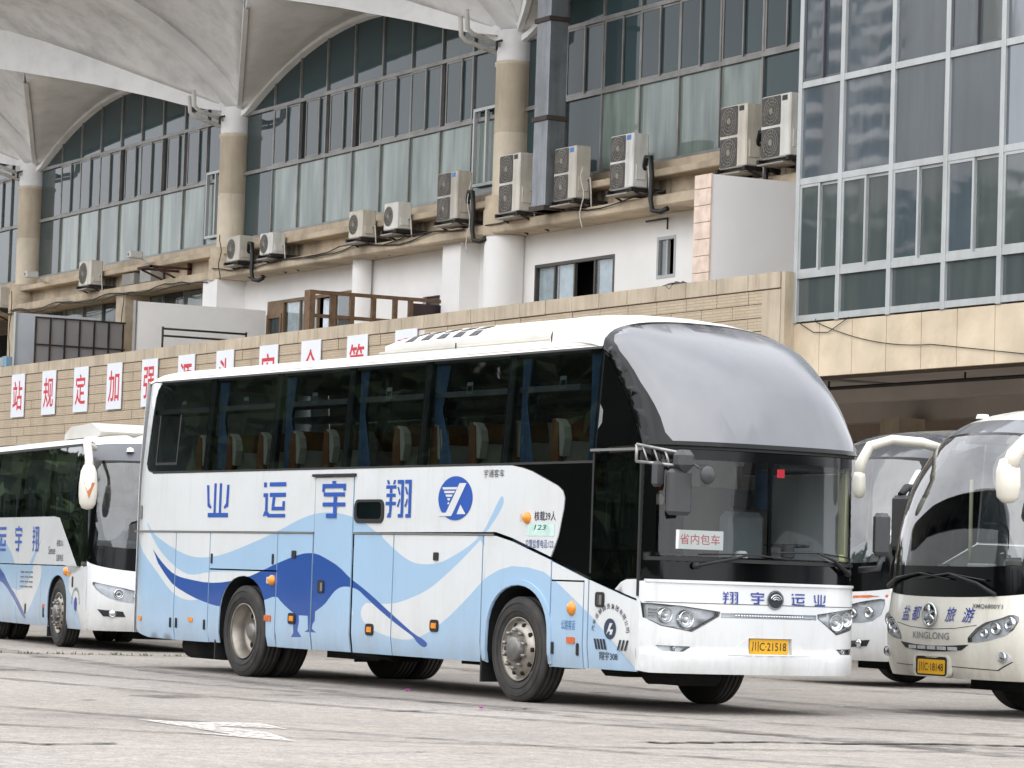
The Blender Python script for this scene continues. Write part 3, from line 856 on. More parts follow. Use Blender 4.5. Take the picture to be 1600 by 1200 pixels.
# ================================================================== annexe with curtain wall on the right
def annexe():
    A = empty('glazed_annexe', (-42, 31.3, 0), 'right-hand building wing with grey mirror glass in pale frames above beige panels', 'building')
    ms = [-47.58, -46.29, -44.79, -43.26, -41.77, -40.27, -38.8, -37.3]
    zs = [5.88, 6.63, 8.26, 9.95, 11.62, 13.3]
    Y = 31.2
    box('side_wall', (-47.56, Y + .1, 4.85), (-47.3, 35.5, 13.4), M('grey_side_wall', '#8b8a88', .8), A)
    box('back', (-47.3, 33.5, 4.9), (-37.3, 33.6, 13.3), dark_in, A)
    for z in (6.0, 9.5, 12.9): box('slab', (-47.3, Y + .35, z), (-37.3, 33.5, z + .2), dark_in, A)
    for i, x in enumerate(ms): box('mullion', (x - .055, Y - .05, 5.80), (x + .055, Y + .08, 13.3), alu_w, A, bev=.008)
    for z in zs: 
        for i in range(len(ms) - 1): box('transom', (ms[i] + .056, Y - .035, z - .055), (ms[i + 1] - .056, Y + .07, z + .055), alu_w, A)
    r = random.Random(5)
    for j in range(5):
        for i in range(len(ms) - 1):
            a, b, c, d = ms[i] + .056, ms[i + 1] - .056, zs[j] + .056, zs[j + 1] - .056
            if j == 1 or (j == 3 and i in (0, 3)):
                mid = (a + b) / 2; fm = alu_w if j == 1 else M('dark_sash', '#55575c', .4, .4)
                for q, (u0, u1, yy) in enumerate(((a, mid + .02, Y - .01), (mid - .02, b, Y + .03))):
                    g = G(); frame_bar(g, u0, c, u1, d, .05, yy - .015, yy + .02)
                    s = g.make('sash', fm, A, True)
                    G().box((u0 + .05, yy, c + .05), (u1 - .05, yy + .008, d - .05)).make('pane', pane_rt if r.random() < .4 else pane_rt2, s, True)
            else:
                t = r.uniform(-.006, .006)
                G().prism([(a, Y + .01 + t), (b, Y + .01 - t), (b, Y + .02 - t), (a, Y + .02 + t)], c, d, 2).make('pane', pane_rt2 if j == 0 else pane_rt, A, True)
    # stone panels under the glass
    x = -47.62
    box('panel_backing', (-47.7, Y + .05, 4.84), (-37, Y + .4, 5.8), M('dark_grout', '#5f5243'), A)
    stone = M('beige_stone_panel', '#d0c0a6', .55, var=.16, vs=.9, dirt=.5, dirtcol='#9a8668', bmp=.1, bs=20)
    for k, x in enumerate([-47.7, -46.82, -45.83, -44.83, -43.84, -42.86, -41.86, -40.87, -39.87, -38.9]):
        nx = [-46.82, -45.83, -44.83, -43.84, -42.86, -41.86, -40.87, -39.87, -38.9, -37.9][k]
        G().box((x + .008, Y - .02, 4.86), (nx - .008, Y + .05, 5.795), 0, .005).make('stone_panel', stone, A, True)
    g = G().tube([(-47.4, Y - .04, 5.8), (-46.95, Y - .05, 5.62), (-46.5, Y - .05, 5.6), (-45.9, Y - .05, 5.82)], .008, 5)
    g.tube([(-46.9, Y - .05, 5.85)] + [(-46.9 + 3.4 * t, Y - .05, 5.8 - .9 * t + .55 * t * t - .2 * t) for t in [i / 12 for i in range(13)]] + [(-41.0, Y - .05, 4.98), (-39, Y - .05, 5.1)], .008, 5)
    g.make('loose_cable', wire_m, A, True)
annexe()

# ================================================================== partitions and clutter on the terrace
def terrace():
    # stone-fronted partition by the annexe
    P = empty('partition_wall', (-51.1, 33, TERR), 'tall grey partition wall with pinkish stone-clad end, beside the glass annexe', 'wall')
    box('wall', (-51.38, 31.44, TERR), (-50.85, 35.0, 8.74), M('grey_white_render', '#ecebea', .8, var=.04, vs=.5), P)
    st = M('pink_stone', '#d8c3b3', .5, var=.18, vs=5)
    for i in range(10): G().box((-51.40, 31.40, TERR + .31 * i + .004), (-50.83, 31.44, TERR + .31 * (i + 1) - .006 if i < 9 else 8.75), 0, .004).make('cladding_stone', st, P, True)
    P = empty('partition_wall', (-78.6, 33, TERR), 'thin white partition panel on the terrace left of the second column', 'wall')
    box('panel', (-78.72, 31.4, TERR), (-78.6, 35.0, 8.06), white_w, P); box('edge_post', (-78.76, 31.36, TERR), (-78.58, 31.4, 8.08), alu_d, P)
    P = empty('partition_wall', (-88, 32.6, TERR), 'bluish white partition panel at the far left end of the terrace', 'wall')
    box('panel', (-88.0, 31.5, TERR), (-87.9, 34.0, 8.3), M('bluish_panel', '#c3c9cf', .7, var=.05), P)
    box('edge_post', (-88.02, 31.46, TERR), (-87.86, 31.5, 8.32), alu_w, P)
    # steel grid screen
    P = empty('steel_screen', (-85.9, 32.8, TERR), 'grey sheeted screen in a rusty black steel grid on the terrace', 'screen')
    g = G()
    for i in range(7): g.box((-85.93, 31.35 + .43 * i - .02, TERR), (-85.88, 31.35 + .43 * i + .02, 8.07))
    for z in (6.05, 7.3, 8.05): g.box((-85.925, 31.33, z - .02), (-85.885, 34.0, z + .02))
    g.make('grid', steel_dk, P, True)
    for i in range(6):
        for (z0, z1) in ((TERR, 6.03), (6.07, 7.28), (7.32, 8.03)):
            box('sheet', (-85.96, 31.37 + .43 * i, z0), (-85.94, 31.33 + .43 * (i + 1), z1), M('grey_sheet', '#8f8d8e', .7, var=.1, vs=.8), P)
    # timber frame
    P = empty('timber_frame', (-67.9, 32.8, TERR), 'brown timber lattice frame standing on the terrace', 'frame')
    tm = M('brown_timber', '#6b5138', .7, var=.3, vs=6, dirt=.3)
    box('post', (-68.15, 31.3, TERR), (-67.85, 31.44, 7.68), tm, P)
    for y in (31.9, 32.4, 32.95, 33.5, 33.9): box('post', (-67.98, y - .05, TERR), (-67.88, y + .05, 7.60), tm, P)
    for z in (6.75, 7.1, 7.64): box('rail', (-67.97, 31.45, z - .04), (-67.885, 34.7, z + .04), tm, P)
    box('board', (-67.96, 33.95, 6.5), (-67.90, 34.7, 7.55), M('dark_red_door', '#2c1b1c'), P)
    # black rail on the terrace near the second column
    g = G()
    for z in (7.3, 7.12): g.tube([(-77.3, 31.6, z), (-77.3, 33.9, z)], .03, 6)
    g.tube([(-77.3, 31.6, TERR), (-77.3, 31.6, 7.35)], .03, 6); g.tube([(-77.3, 33.9, TERR), (-77.3, 33.9, 7.35)], .03, 6)
    tag(g.make('railing', steel_dk), 'black steel railing behind the parapet, below the white partition', 'railing')
    # blue box on the far left post
    P = empty('meter_box', (-87.6, 31.35, 6.72), 'pale blue meter box on the parapet at the far left', 'box')
    G().box((-87.75, 31.05, 6.72), (-87.4, 31.25, 7.02), 0, .02).make('case', M('pale_blue_metal', '#7f9db0', .5, var=.1), P, True)
    box('door', (-87.72, 31.03, 6.75), (-87.52, 31.05, 6.99), M('pale_blue_metal', '#7f9db0'), P)
    # rag on the coping
    V = []; F = []; r = random.Random(2)
    for i in range(7):
        for j in range(5):
            V.append((-51.75 + .1 * i + r.uniform(-.03, .03), 30.96 + .075 * j, 6.715 + .09 * math.sin(i * 1.1) ** 2 * r.uniform(.3, 1) - (.12 if j == 0 else 0) * r.random()))
    F = [(i * 5 + j, i * 5 + j + 1, i * 5 + j + 6, i * 5 + j + 5) for i in range(6) for j in range(4)]
    tag(mk('rag', V, F, M('dark_grey_cloth', '#4c4a49', .9, var=.3, vs=8), smooth=True), 'dark grey rag lying on the coping near the pink-clad partition', 'cloth')
    # wall bracket left of small window, pipe elbows
    tag(G().tube([(-59.2, 35.0, 8.83), (-58.32, 35.0, 8.83), (-58.32, 35.0, 8.6)], .022, 6).make('wall_bracket', black_pl), 'thin black angle pipe on the white wall above the small window', 'pipe')
    # cables along the ledge
    r = random.Random(9)
    for n, (x0, x1, z) in enumerate(((-97, -80.8, 9.0), (-96, -82, 8.93), (-80.5, -66, 9.2), (-79, -67, 9.16), (-65, -57.2, 9.22))):
        pts = []
        k = int((x1 - x0) / .6)
        for i in range(k + 1):
            t = i / k
            pts.append((x0 + (x1 - x0) * t, 34.27 - r.uniform(0, .03), z + .06 * math.sin(i * .9 + n) - r.uniform(0, .06)))
        lab = ['black cable sagging along the lower ledge left of the second column', 'second black cable under the ledge left of the second column', 'black cable on the lower ledge between the two nearer columns',
               'lower black cable on the ledge between the two nearer columns', 'black cable on the ledge above the curtained window'][n]
        tag(G().tube(pts, .016, 5).make('cable', wire_m), lab, 'cable')
    for n, (x, y, z0_, z1_, lab) in enumerate(((-96.0, 34.2, 6.8, 9.6, 'thin black wire hanging down the third column pier'), (-86.95, 34.3, 6.8, 9.0, 'thin black wire hanging beside the steel screen'), (-65.75, 34.2, 8.6, 10.2, 'pale wire hanging by the first column'), (-60.2, 34.0, 8.7, 10.0, 'pale wire hanging beside the duct air conditioner'), (-79.9, 34.2, 8.9, 10.1, 'dark wire hanging by the second column'))):
        pts = [(x + .08 * math.sin(i * 1.3 + n), y, z1_ + (z0_ - z1_) * i / 8) for i in range(9)]
        tag(G().tube(pts, .013, 5).make('wire', wire_m if n in (0, 1, 4) else pipe_w), lab, 'wire')
    # rusty bracket
    g = G()
    g.box((-84.2, 33.6, 9.42), (-84.12, 34.8, 9.48)); g.box((-83.3, 33.6, 9.42), (-83.22, 34.8, 9.48)); g.box((-84.2, 33.6, 9.42), (-83.22, 33.66, 9.48))
    g.tube([(-84.16, 33.7, 9.42), (-84.16, 34.8, 9.0)], .03, 5); g.tube([(-83.26, 33.7, 9.42), (-83.26, 34.8, 9.0)], .03, 5); g.box((-83.3, 34.7, 9.0), (-83.22, 34.8, 9.75))
    tag(g.make('empty_bracket', M('rust', '#4b2f26', .8, .2, var=.3)), 'empty rusty bracket on the fascia left of the second column', 'bracket')
    # two junction boxes
    box1 = G().box((-87.5, 34.45, 9.22), (-86.6, 34.75, 9.56), 0, .02).make('junction_box', M('grey_box', '#8d8b86', .6, var=.15, vs=3))
    tag(box1, 'low grey cable box right next to the lone air conditioner on the left bay', 'box')
    b2 = G().box((-85.9, 34.35, 9.2), (-85.1, 34.75, 9.62), 0, .02).make('junction_box', M('grey_box2', '#9a9994', .6, var=.15, vs=3))
    tag(b2, 'pale grey control box on the fascia under the left bay', 'box')
    # cctv cameras
    for X, lab in ((-93.6, 'white security camera on an arm near the third column'), (-85.3, 'small security camera on the ledge under the left bay')):
        C = empty('security_camera', (X, 34.4, 9.78), lab, 'camera')
        G().box((X - .12, 33.75, 9.83), (X + .12, 34.15, 10.03), 0, .03).make('housing', M('camera_white', '#c9c8c4', .5), C, True)
        G().tube([(X, 34.1, 9.85), (X, 34.4, 9.72), (X, 34.5, 9.72)], .03, 6).make('arm', M('camera_white', '#c9c8c4'), C, True)
        G().disc((X, 33.745, 9.93), .05, 'y', 12).make('lens', black_pl, C, True)
terrace()

# ================================================================== air conditioners on the fascia
def air_cons():
    cas = M('ac_casing', '#d9d8d2', .5, var=.08, vs=2, dirt=.4, dirtcol='#8d8371', streak=True)
    casd = M('ac_casing_grimy', '#c6c3bb', .55, var=.15, vs=2, dirt=.6, dirtcol='#6e675c', streak=True)
    fan = M('ac_fan_dark', '#4b4946', .6, var=.2, vs=9)
    grl = M('ac_grille', '#8f8a81', .5, var=.1)
    br = M('ac_bracket', '#2a2624', .6, .3, var=.3)
    run_m, nt, p = nodes('water_stain'); p.inputs['Base Color'].default_value = lin('#3a332a'); p.inputs['Roughness'].default_value = .8
    f = noise(nt, 4, 6, (1, 1, .12), .65, lo=.40, hi=.75)
    tr = nt.nodes.new('ShaderNodeBsdfTransparent'); ms = nt.nodes.new('ShaderNodeMixShader')
    nt.links.new(f, ms.inputs[0]); nt.links.new(tr.outputs[0], ms.inputs[1]); nt.links.new(p.outputs[0], ms.inputs[2]); nt.links.new(ms.outputs[0], nt.nodes['Material Output'].inputs['Surface'])
    blue = M('blue_sticker', '#2a6db5', .4, var=.05)
    tints = ['#d9d8d2', '#cfc9bb', '#dcdcd8', '#c2bdb2', '#d3cfc4', '#bdb7ab']
    cnt = [0]
    def unit(X0, X1, z0, z1, nf, lab, mat, sticker=None, hose=False):
        cnt[0] += 1
        mat = M('ac_casing_%d' % cnt[0], tints[cnt[0] * 5 % 6], .5, var=.12, vs=2, dirt=(.35, .6, .45)[cnt[0] % 3], dirtcol=('#8d8371', '#7b5f47', '#6e675c')[cnt[0] * 2 % 3], streak=True)
        Y0, Y1 = 34.02, 34.40
        A = empty('air_conditioner', ((X0 + X1) / 2, 34.2, z0), lab, 'air conditioner', 'outdoor air conditioners on the station facade')
        G().box((X0, Y0, z0), (X1, Y1, z1), 0, .025).make('casing', mat, A, True)
        w, h = X1 - X0, z1 - z0
        hh = h / nf
        for k in range(nf):
            cz = z0 + hh * (k + .5); rad = min(hh * .44, w * .33); cx = X0 + w * .36
            g = G()
            if nf == 2: g.prism(rrect(X0 + .03, cz - hh * .46, X0 + w * .68, cz + hh * .46, .04), Y0 - .004, Y0 - .0015, 1, 0)
            g.disc((cx, Y0 - .006, cz), rad, 'y', 28, 0)
            for q in range(1, 5):
                rr = rad * q / 4.2
                g.lathe([(rr - .008, -.012), (rr + .008, -.012)], 28, (cx, Y0, cz), 'y', 1)
            for q in range(8):
                a = math.pi * q / 8
                g.tube([(cx - rad * math.cos(a), Y0 - .016, cz - rad * math.sin(a)), (cx + rad * math.cos(a), Y0 - .016, cz + rad * math.sin(a))], .006, 4, 1)
            g.lathe([(.001, -.02), (rad * .22, -.02)], 16, (cx, Y0, cz), 'y', 1)
            g.make('fan_grille', [fan, grl], A, True)
        # side service cover, seams
        box('service_cover', (X1 + .001, Y0 + .08, z0 + h * .15), (X1 + .03, Y1 - .08, z0 + h * .42), mat, A)
        g = G().box((X0 - .05, Y0 - .05, z0 - .08), (X0 + .03, 34.8, z0 - .002)).box((X1 - .03, Y0 - .05, z0 - .08), (X1 + .05, 34.8, z0 - .002))
        for x in (X0, X1): g.tube([(x, Y0 + .05, z0 - .07), (x, 34.8, z0 - .38)], .025, 5)
        g.box((X0 + .03, 34.1, z0 - .05), (X1 - .03, 34.15, z0 - .02))
        g.make('bracket', br, A, True)
        box('drip_tray', (X0 + .05, Y0 - .1, z0 - .13), (X1 - .05, Y1, z0 - .10), grl, A)
        if sticker: box('sticker', (X0 + w * .72, Y0 - .004, z1 - .14), (X0 + w * .90, Y0 - .001, z1 - .04), sticker, A)
        V = [(X0 - .1, 34.812, 9.6), (X1 + .25, 34.812, 9.6), (X1 + .25, 34.812, 9.2), (X0 - .1, 34.812, 9.2)]
        mk('water_stain', V, [(0, 1, 2, 3)], run_m, A, world=True)
        hz = z0 + h * .35
        if hose:
            G().tube([(X1 + .0, 34.3, hz), (X1 + .2, 34.22, hz + .22), (X1 + .42, 34.2, hz + .2), (X1 + .48, 34.2, hz - .2), (X1 + .46, 34.2, z0 - .3), (X1 + .55, 34.2, z0 - .52), (X1 + .8, 34.25, z0 - .56), (X1 + .98, 34.3, z0 - .5)], .055, 8).make('lagged_pipe', black_pl, A, True)
        g = G().tube([(X1 + .02, 34.3, hz), (X1 + .15, 34.3, hz + .05), (X1 + .2, 34.3, hz - .2), (X1 + .16, 34.35, z0 - .3), (X1 + .05, 34.3, 9.05)], .018, 6)
        g.make('hose', pipe_w, A, True)
    N1 = 'single-fan air conditioner '
    unit(-97.4, -96.5, 9.1, 9.75, 1, N1 + 'cut by the left edge of the picture', casd)
    unit(-89.8, -88.85, 9.33, 10.05, 1, N1 + 'alone on the left bay beside grey boxes', cas)
    unit(-79.05, -78.25, 9.28, 9.95, 1, N1 + 'just right of the second column', casd, hose=True)
    unit(-76.93, -76.17, 9.31, 9.87, 1, N1 + 'second to the right of the second column, smaller', casd)
    unit(-71.67, -70.93, 9.33, 10.0, 1, N1 + 'left one of the pair in the middle of the nearer bay', casd)
    unit(-69.75, -69.03, 9.38, 10.03, 1, N1 + 'right one of the pair in the middle of the nearer bay', casd)
    N2 = 'tall two-fan air conditioner '
    unit(-67.0, -66.0, 9.37, 10.48, 2, N2 + 'with blue sticker left of the first column', cas, blue, True)
    unit(-64.0, -63.05, 9.3, 10.6, 2, N2 + 'right in front of the first column base', cas, MATS['black_plastic'])
    unit(-61.5, -60.55, 9.36, 10.5, 2, N2 + 'with blue sticker immediately right of the metal duct', cas, blue)
    unit(-59.1, -58.15, 9.38, 10.52, 2, N2 + 'with blue sticker and thick black hose, two right of the duct', cas, blue, True)
    unit(-54.8, -53.82, 9.41, 10.65, 2, N2 + 'left one of the two above the partition', cas, MATS['black_plastic'], True)
    unit(-53.3, -52.28, 9.46, 10.68, 2, N2 + 'right one of the two above the partition, touching the annexe', cas, MATS['black_plastic'])
air_cons()

# ================================================================== character boards on the parapet
def boards():
    wb = M('white_board', '#dfe3ea', .45, var=.03); red = M('red_letter', '#c8242e', .5, var=.05)
    xs = [-86.02, -83.61, -81.22, -78.85, -76.47, -74.12, -71.77, -69.25, -66.94, -64.55, -62.18]
    ch = '站规定加强源头安全管理'
    where = ['leftmost board', 'second from the left', 'third from the left', 'fourth from the left', 'fifth, just above the bus roof', 'sixth from the left', 'seventh from the left', 'eighth from the left', 'ninth from the left', 'tenth from the left', 'last one, mostly hidden behind the roof unit']
    for i, (x, c) in enumerate(zip(xs, ch)):
        B = empty('sign_board', (x, 30.95, 5.26), 'white board with red character %s on the parapet, %s' % (c, where[i]), 'sign', 'red character boards on the parapet')
        G().box((x - .51, 30.945, 5.26), (x + .51, 30.97, 6.45), 0, .004).make('board', wb, B, True)
        letters('character', c, flatX(30.945), x - .37, 5.45, x + .37, 6.26, red, B, .003, .012, world=True)
boards()
# ================================================================== coach materials
white_p = M('white_coach_paint', '#d3d6d7', .28, coat=.6, bmp=.10, bs=1.1, var=.03, vs=.8, dirt=.16, dirtcol='#8f8a80', film=.55)
lblue_p = M('light_blue_paint', '#9dbbd5', .28, coat=.6, bmp=.10, bs=1.1, var=.04, vs=.8, dirt=.08, dirtcol='#8f8a80', film=.5)
dblue_p = M('dark_blue_paint', '#1d4a93', .28, coat=.6, bmp=.10, bs=1.1, var=.05, vs=1)
cream_p = M('cream_coach_paint', '#d6d4c9', .28, coat=.6, var=.03, vs=.8, dirt=.2, dirtcol='#8b7f6c', film=.8)
black_g = M('black_gloss', '#08090a', .10, var=.1, spec=.28)
black_r = M('black_rubber', '#161616', .6, var=.2, vs=6)
under_m = M('underbody', '#0e0d0d', .9, var=.3, vs=3)
letter_b = M('blue_letter', '#1f4ea0', .4, var=.03)
letter_n = M('navy_letter', '#2b3a8c', .4, var=.03)
letter_k = M('black_letter', '#23262e', .5)
chrome = M('chrome', '#d7dadc', .12, 1.0, var=.08, vs=8)
silver = M('silver_reflector', '#c6cacd', .3, .35, var=.15, vs=14)
amber = M('amber_lens', '#e08a1c', .25, coat=.5, var=.15, vs=20)
orange = M('orange_reflector', '#c9642c', .35, coat=.3, var=.2, vs=20)
tyre_m = M('tyre_rubber', '#2b2a29', .8, var=.25, vs=5, dirt=.5, dirtcol='#5b564f')
rim_m = M('steel_rim', '#a39d94', .4, .7, var=.25, vs=6, dirt=.5, dirtcol='#5b5044')
hub_m = M('hub_metal', '#8d8b88', .45, .6, var=.3, vs=8, dirt=.5, dirtcol='#3b342d')
plate_y = M('plate_yellow', '#d8a31c', .4, var=.05)
clear_l = glass('lamp_cover', '#f4f6f8', .04, 1.45, .02, '#dddddd')
side_gl = glass('coach_side_glass', '#929c9d', .08, 1.6, .015, '#0a0e10', .07)
door_gl = glass('coach_door_glass', '#55605f', .35, 1.6, .015, '#070a0b', .05)
ws_gl = glass('windscreen_glass', '#dde3e3', .03, 1.5, .012, '#0a0d0e', .03)
up_gl = glass('upper_windscreen_glass', '#2a3036', .95, 2.06, .2, '#4d4f55', .0, film='#585a60')
far_gl = glass('clear_coach_glass', '#5d6768', .2, 1.5, .02, '#10161a')
seat_f = M('cream_seat', '#c9c1af', .75, var=.1, vs=5)
seat_b = M('brown_seat', '#8a5630', .6, var=.2, vs=5)
curt_m = M('blue_curtain', '#5a7698', .8, var=.25, vs=6)
grey_tr = M('grey_trim', '#6d6d6b', .6, var=.1)
inner_m = M('coach_interior', '#5d564d', .8, var=.15)
post_c = M('cream_trim', '#d8d2ae', .6, var=.06)
def gfun(s, n=2.6, e=2.2): return max(0.0, 1 - min(1.0, abs(s)) ** n) ** (1 / e)
WH = {}
def wheel(par, a, b, out, kind, R=.52, w=.29, steer=0.0):
    """wheel = tyre with rim and hub as sub-parts; out = -1 when the outer face looks to -b"""
    key = (kind, R)
    if key not in WH:
        W2 = w / 2
        prof = [(R * .60, -W2 * .78), (R * .68, -W2 * .95), (R * .82, -W2), (R * .93, -W2 * .96), (R * .975, -W2 * .84)]
        for k in range(5):
            y = -W2 * .78 + k * W2 * .39 
            prof += [(R, y), (R, y + W2 * .27), (R * .972, y + W2 * .28), (R * .972, y + W2 * .385)] if k < 4 else [(R, W2 * .78)]
        prof += [(R * .975, W2 * .84), (R * .93, W2 * .96), (R * .82, W2), (R * .68, W2 * .95), (R * .60, W2 * .78)]
        g = G().lathe(prof, 56, (0, 0, 0), 'y')
        for rr in (R * .74, R * .88):
            g.lathe([(rr - .006, -W2 * 1.0 - .002), (rr, -W2 * 1.0 - .007), (rr + .006, -W2 * 1.0 - .002)], 56, (0, 0, 0), 'y')
        ty = g.make('wheel', tyre_m); 
        g = G()
        if kind == 'front':   # convex disc with hand holes, hub and nuts
            g.lathe([(R * .585, -W2 * .90), (R * .61, -W2 * .94), (R * .60, -W2 * .8), (R * .545, -W2 * .7), (R * .53, -W2 * .55), (R * .50, -W2 * .75), (R * .40, -W2 * 1.02), (R * .34, -W2 * 1.05), (R * .22, -W2 * .95)], 48, (0, 0, 0), 'y', 0)
            for q in range(10):
                an = 2 * math.pi * q / 10
                cx, cz = R * .47 * math.cos(an), R * .47 * math.sin(an)
                g.lathe([(.001, -W2 * .93), (R * .045, -W2 * .90), (R * .05, -W2 * .7)], 10, (cx, 0, cz), 'y', 2)
                an += .31; cx, cz = R * .36 * math.cos(an), R * .36 * math.sin(an)
                g.lathe([(.016, -W2 * 1.0), (.020, -W2 * 1.2), (.014, -W2 * 1.42), (.001, -W2 * 1.42)], 8, (cx, 0, cz), 'y', 1)
            g.lathe([(R * .24, -W2 * .95), (R * .235, -W2 * 1.35), (R * .2, -W2 * 1.45), (.001, -W2 * 1.47)], 28, (0, 0, 0), 'y', 1)
        elif kind == 'rear':  # deep dish
            g.lathe([(R * .585, -W2 * .90), (R * .61, -W2 * .95), (R * .595, -W2 * .75), (R * .55, -W2 * .55), (R * .53, W2 * .1), (R * .50, W2 * .45), (R * .40, W2 * .52), (R * .22, W2 * .5)], 48, (0, 0, 0), 'y', 0)
            for q in range(8):
                an = 2 * math.pi * q / 8
                cx, cz = R * .44 * math.cos(an), R * .44 * math.sin(an)
                g.lathe([(.001, W2 * .42), (R * .06, W2 * .44)], 12, (cx, 0, cz), 'y', 2)
            for q in range(10):
                an = 2 * math.pi * q / 10 + .2; cx, cz = R * .3 * math.cos(an), R * .3 * math.sin(an)
                g.lathe([(.02, W2 * .5), (.016, W2 * .2), (.001, W2 * .2)], 8, (cx, 0, cz), 'y', 1)
            g.lathe([(R * .22, W2 * .5), (R * .2, -W2 * .2), (R * .15, -W2 * .35), (.001, -W2 * .37)], 24, (0, 0, 0), 'y', 1)
        else:
            g.lathe([(R * .6, -W2 * .8), (R * .5, 0), (.001, 0)], 32, (0, 0, 0), 'y', 1)
        rim = g.make('rim', [rim_m, hub_m, under_m])
        WH[key] = (ty, rim, [False])
    ty, rim, used = WH[key]
    rot = (0, 0, (0 if out < 0 else math.pi) + steer)
    if not used[0]:
        used[0] = True; t, r_ = ty, rim
    else:
        t = bpy.data.objects.new('wheel', ty.data); COL.objects.link(t); r_ = bpy.data.objects.new('rim', rim.data); COL.objects.link(r_)
    t.parent = par; t.location = (a, b, R); t.rotation_euler = rot
    r_.parent = t
    return t
def plate(par, mp, u0, v0, u1, v1, txt, off):
    P = patch('licence_plate', rrect(u0, v0, u1, v1, .012, 2), mp, plate_y, par, step=.2, thick=.008, off=off, smooth=False)
    h = v1 - v0; w = u1 - u0
    g = G()
    letters('plate_lettering', txt, mp, u0 + w * .05, v0 + h * .17, u1 - w * .05, v1 - h * .17, letter_k, P, off + .003, .006)
    return P
def seat_mesh():
    g = G()
    def slab(pts, y0, y1, m): g.prism(pts, y0, y1, 1, m)
    # side profile (a forward, z up), y = width
    slab([(-.02, .42), (.46, .46), (.48, .52), (.44, .56), (0, .52)], -.22, .22, 0)
    slab([(-.02, .5), (.08, .5), (.0, 1.0), (-.06, 1.0)], -.17, .17, 0)                 # cream cushion of the back
    slab([(-.12, .42), (-.025, .5), (-.065, 1.0), (-.10, 1.28), (-.17, 1.28), (-.16, .9)], -.235, .235, 1)   # brown shell
    for s in (-1, 1):                                                                    # curled head wings
        y0, y1 = s * .16, s * .245
        slab([(-.06, .92), (.05, .9), (.09, 1.08), (.06, 1.2), (-.02, 1.27), (-.09, 1.28), (-.05, 1.1)], min(y0, y1), max(y0, y1), 0)
    slab([(-.06, 1.0), (0, .98), (-.02, 1.06), (-.07, 1.06)], -.16, .16, 0)
    for s in (-1, 1): slab([(-.13, .45), (.03, .5), (-.0, .9), (-.03, 1.24), (-.12, 1.27), (-.16, .9)], s * .247 - .012, s * .247 + .012, 1)
    g.box((-.1, -.2, 0), (.3, .2, .42), 2)
    return g
def curtain_mesh(h=1.0, w=.34):
    V = []; n = 16; rows = 14
    for i in range(rows + 1):
        t = i / rows; z = h * (1 - t)
        ww = w * (.35 + .65 * abs((t - .45) / .55) ** .8)
        for j in range(n + 1):
            x = (j / n - .5) * ww + (-.5 * (w - ww) * .6)
            V.append((x, .03 * math.sin(j * 1.9 + t * 1.2), z))
    F = [(i * (n + 1) + j, i * (n + 1) + j + 1, (i + 1) * (n + 1) + j + 1, (i + 1) * (n + 1) + j) for i in range(rows) for j in range(n)]
    return V, F

def dash_block(B, FA, W, a0, z0, z1, z2, gap):
    bs = [.12 + (W - .24) * i / 14 for i in range(15)]
    V = []
    for b in bs:
        f = FA(b, 1.2) - gap
        V += [(min(a0, f - .05), b, z0), (f, b, z0), (f, b, z1), ((f + min(a0, f - .05)) / 2, b, z2), (min(a0, f - .05), b, z1)]
    F = [(5 * i + j, 5 * i + (j + 1) % 5, 5 * i + 5 + (j + 1) % 5, 5 * i + 5 + j) for i in range(14) for j in range(5)] + [(0, 1, 2, 3, 4), tuple(70 + j for j in range(5))]
    mk('dashboard', V, F, M('grey_dash', '#46484a', .6, var=.1), B)
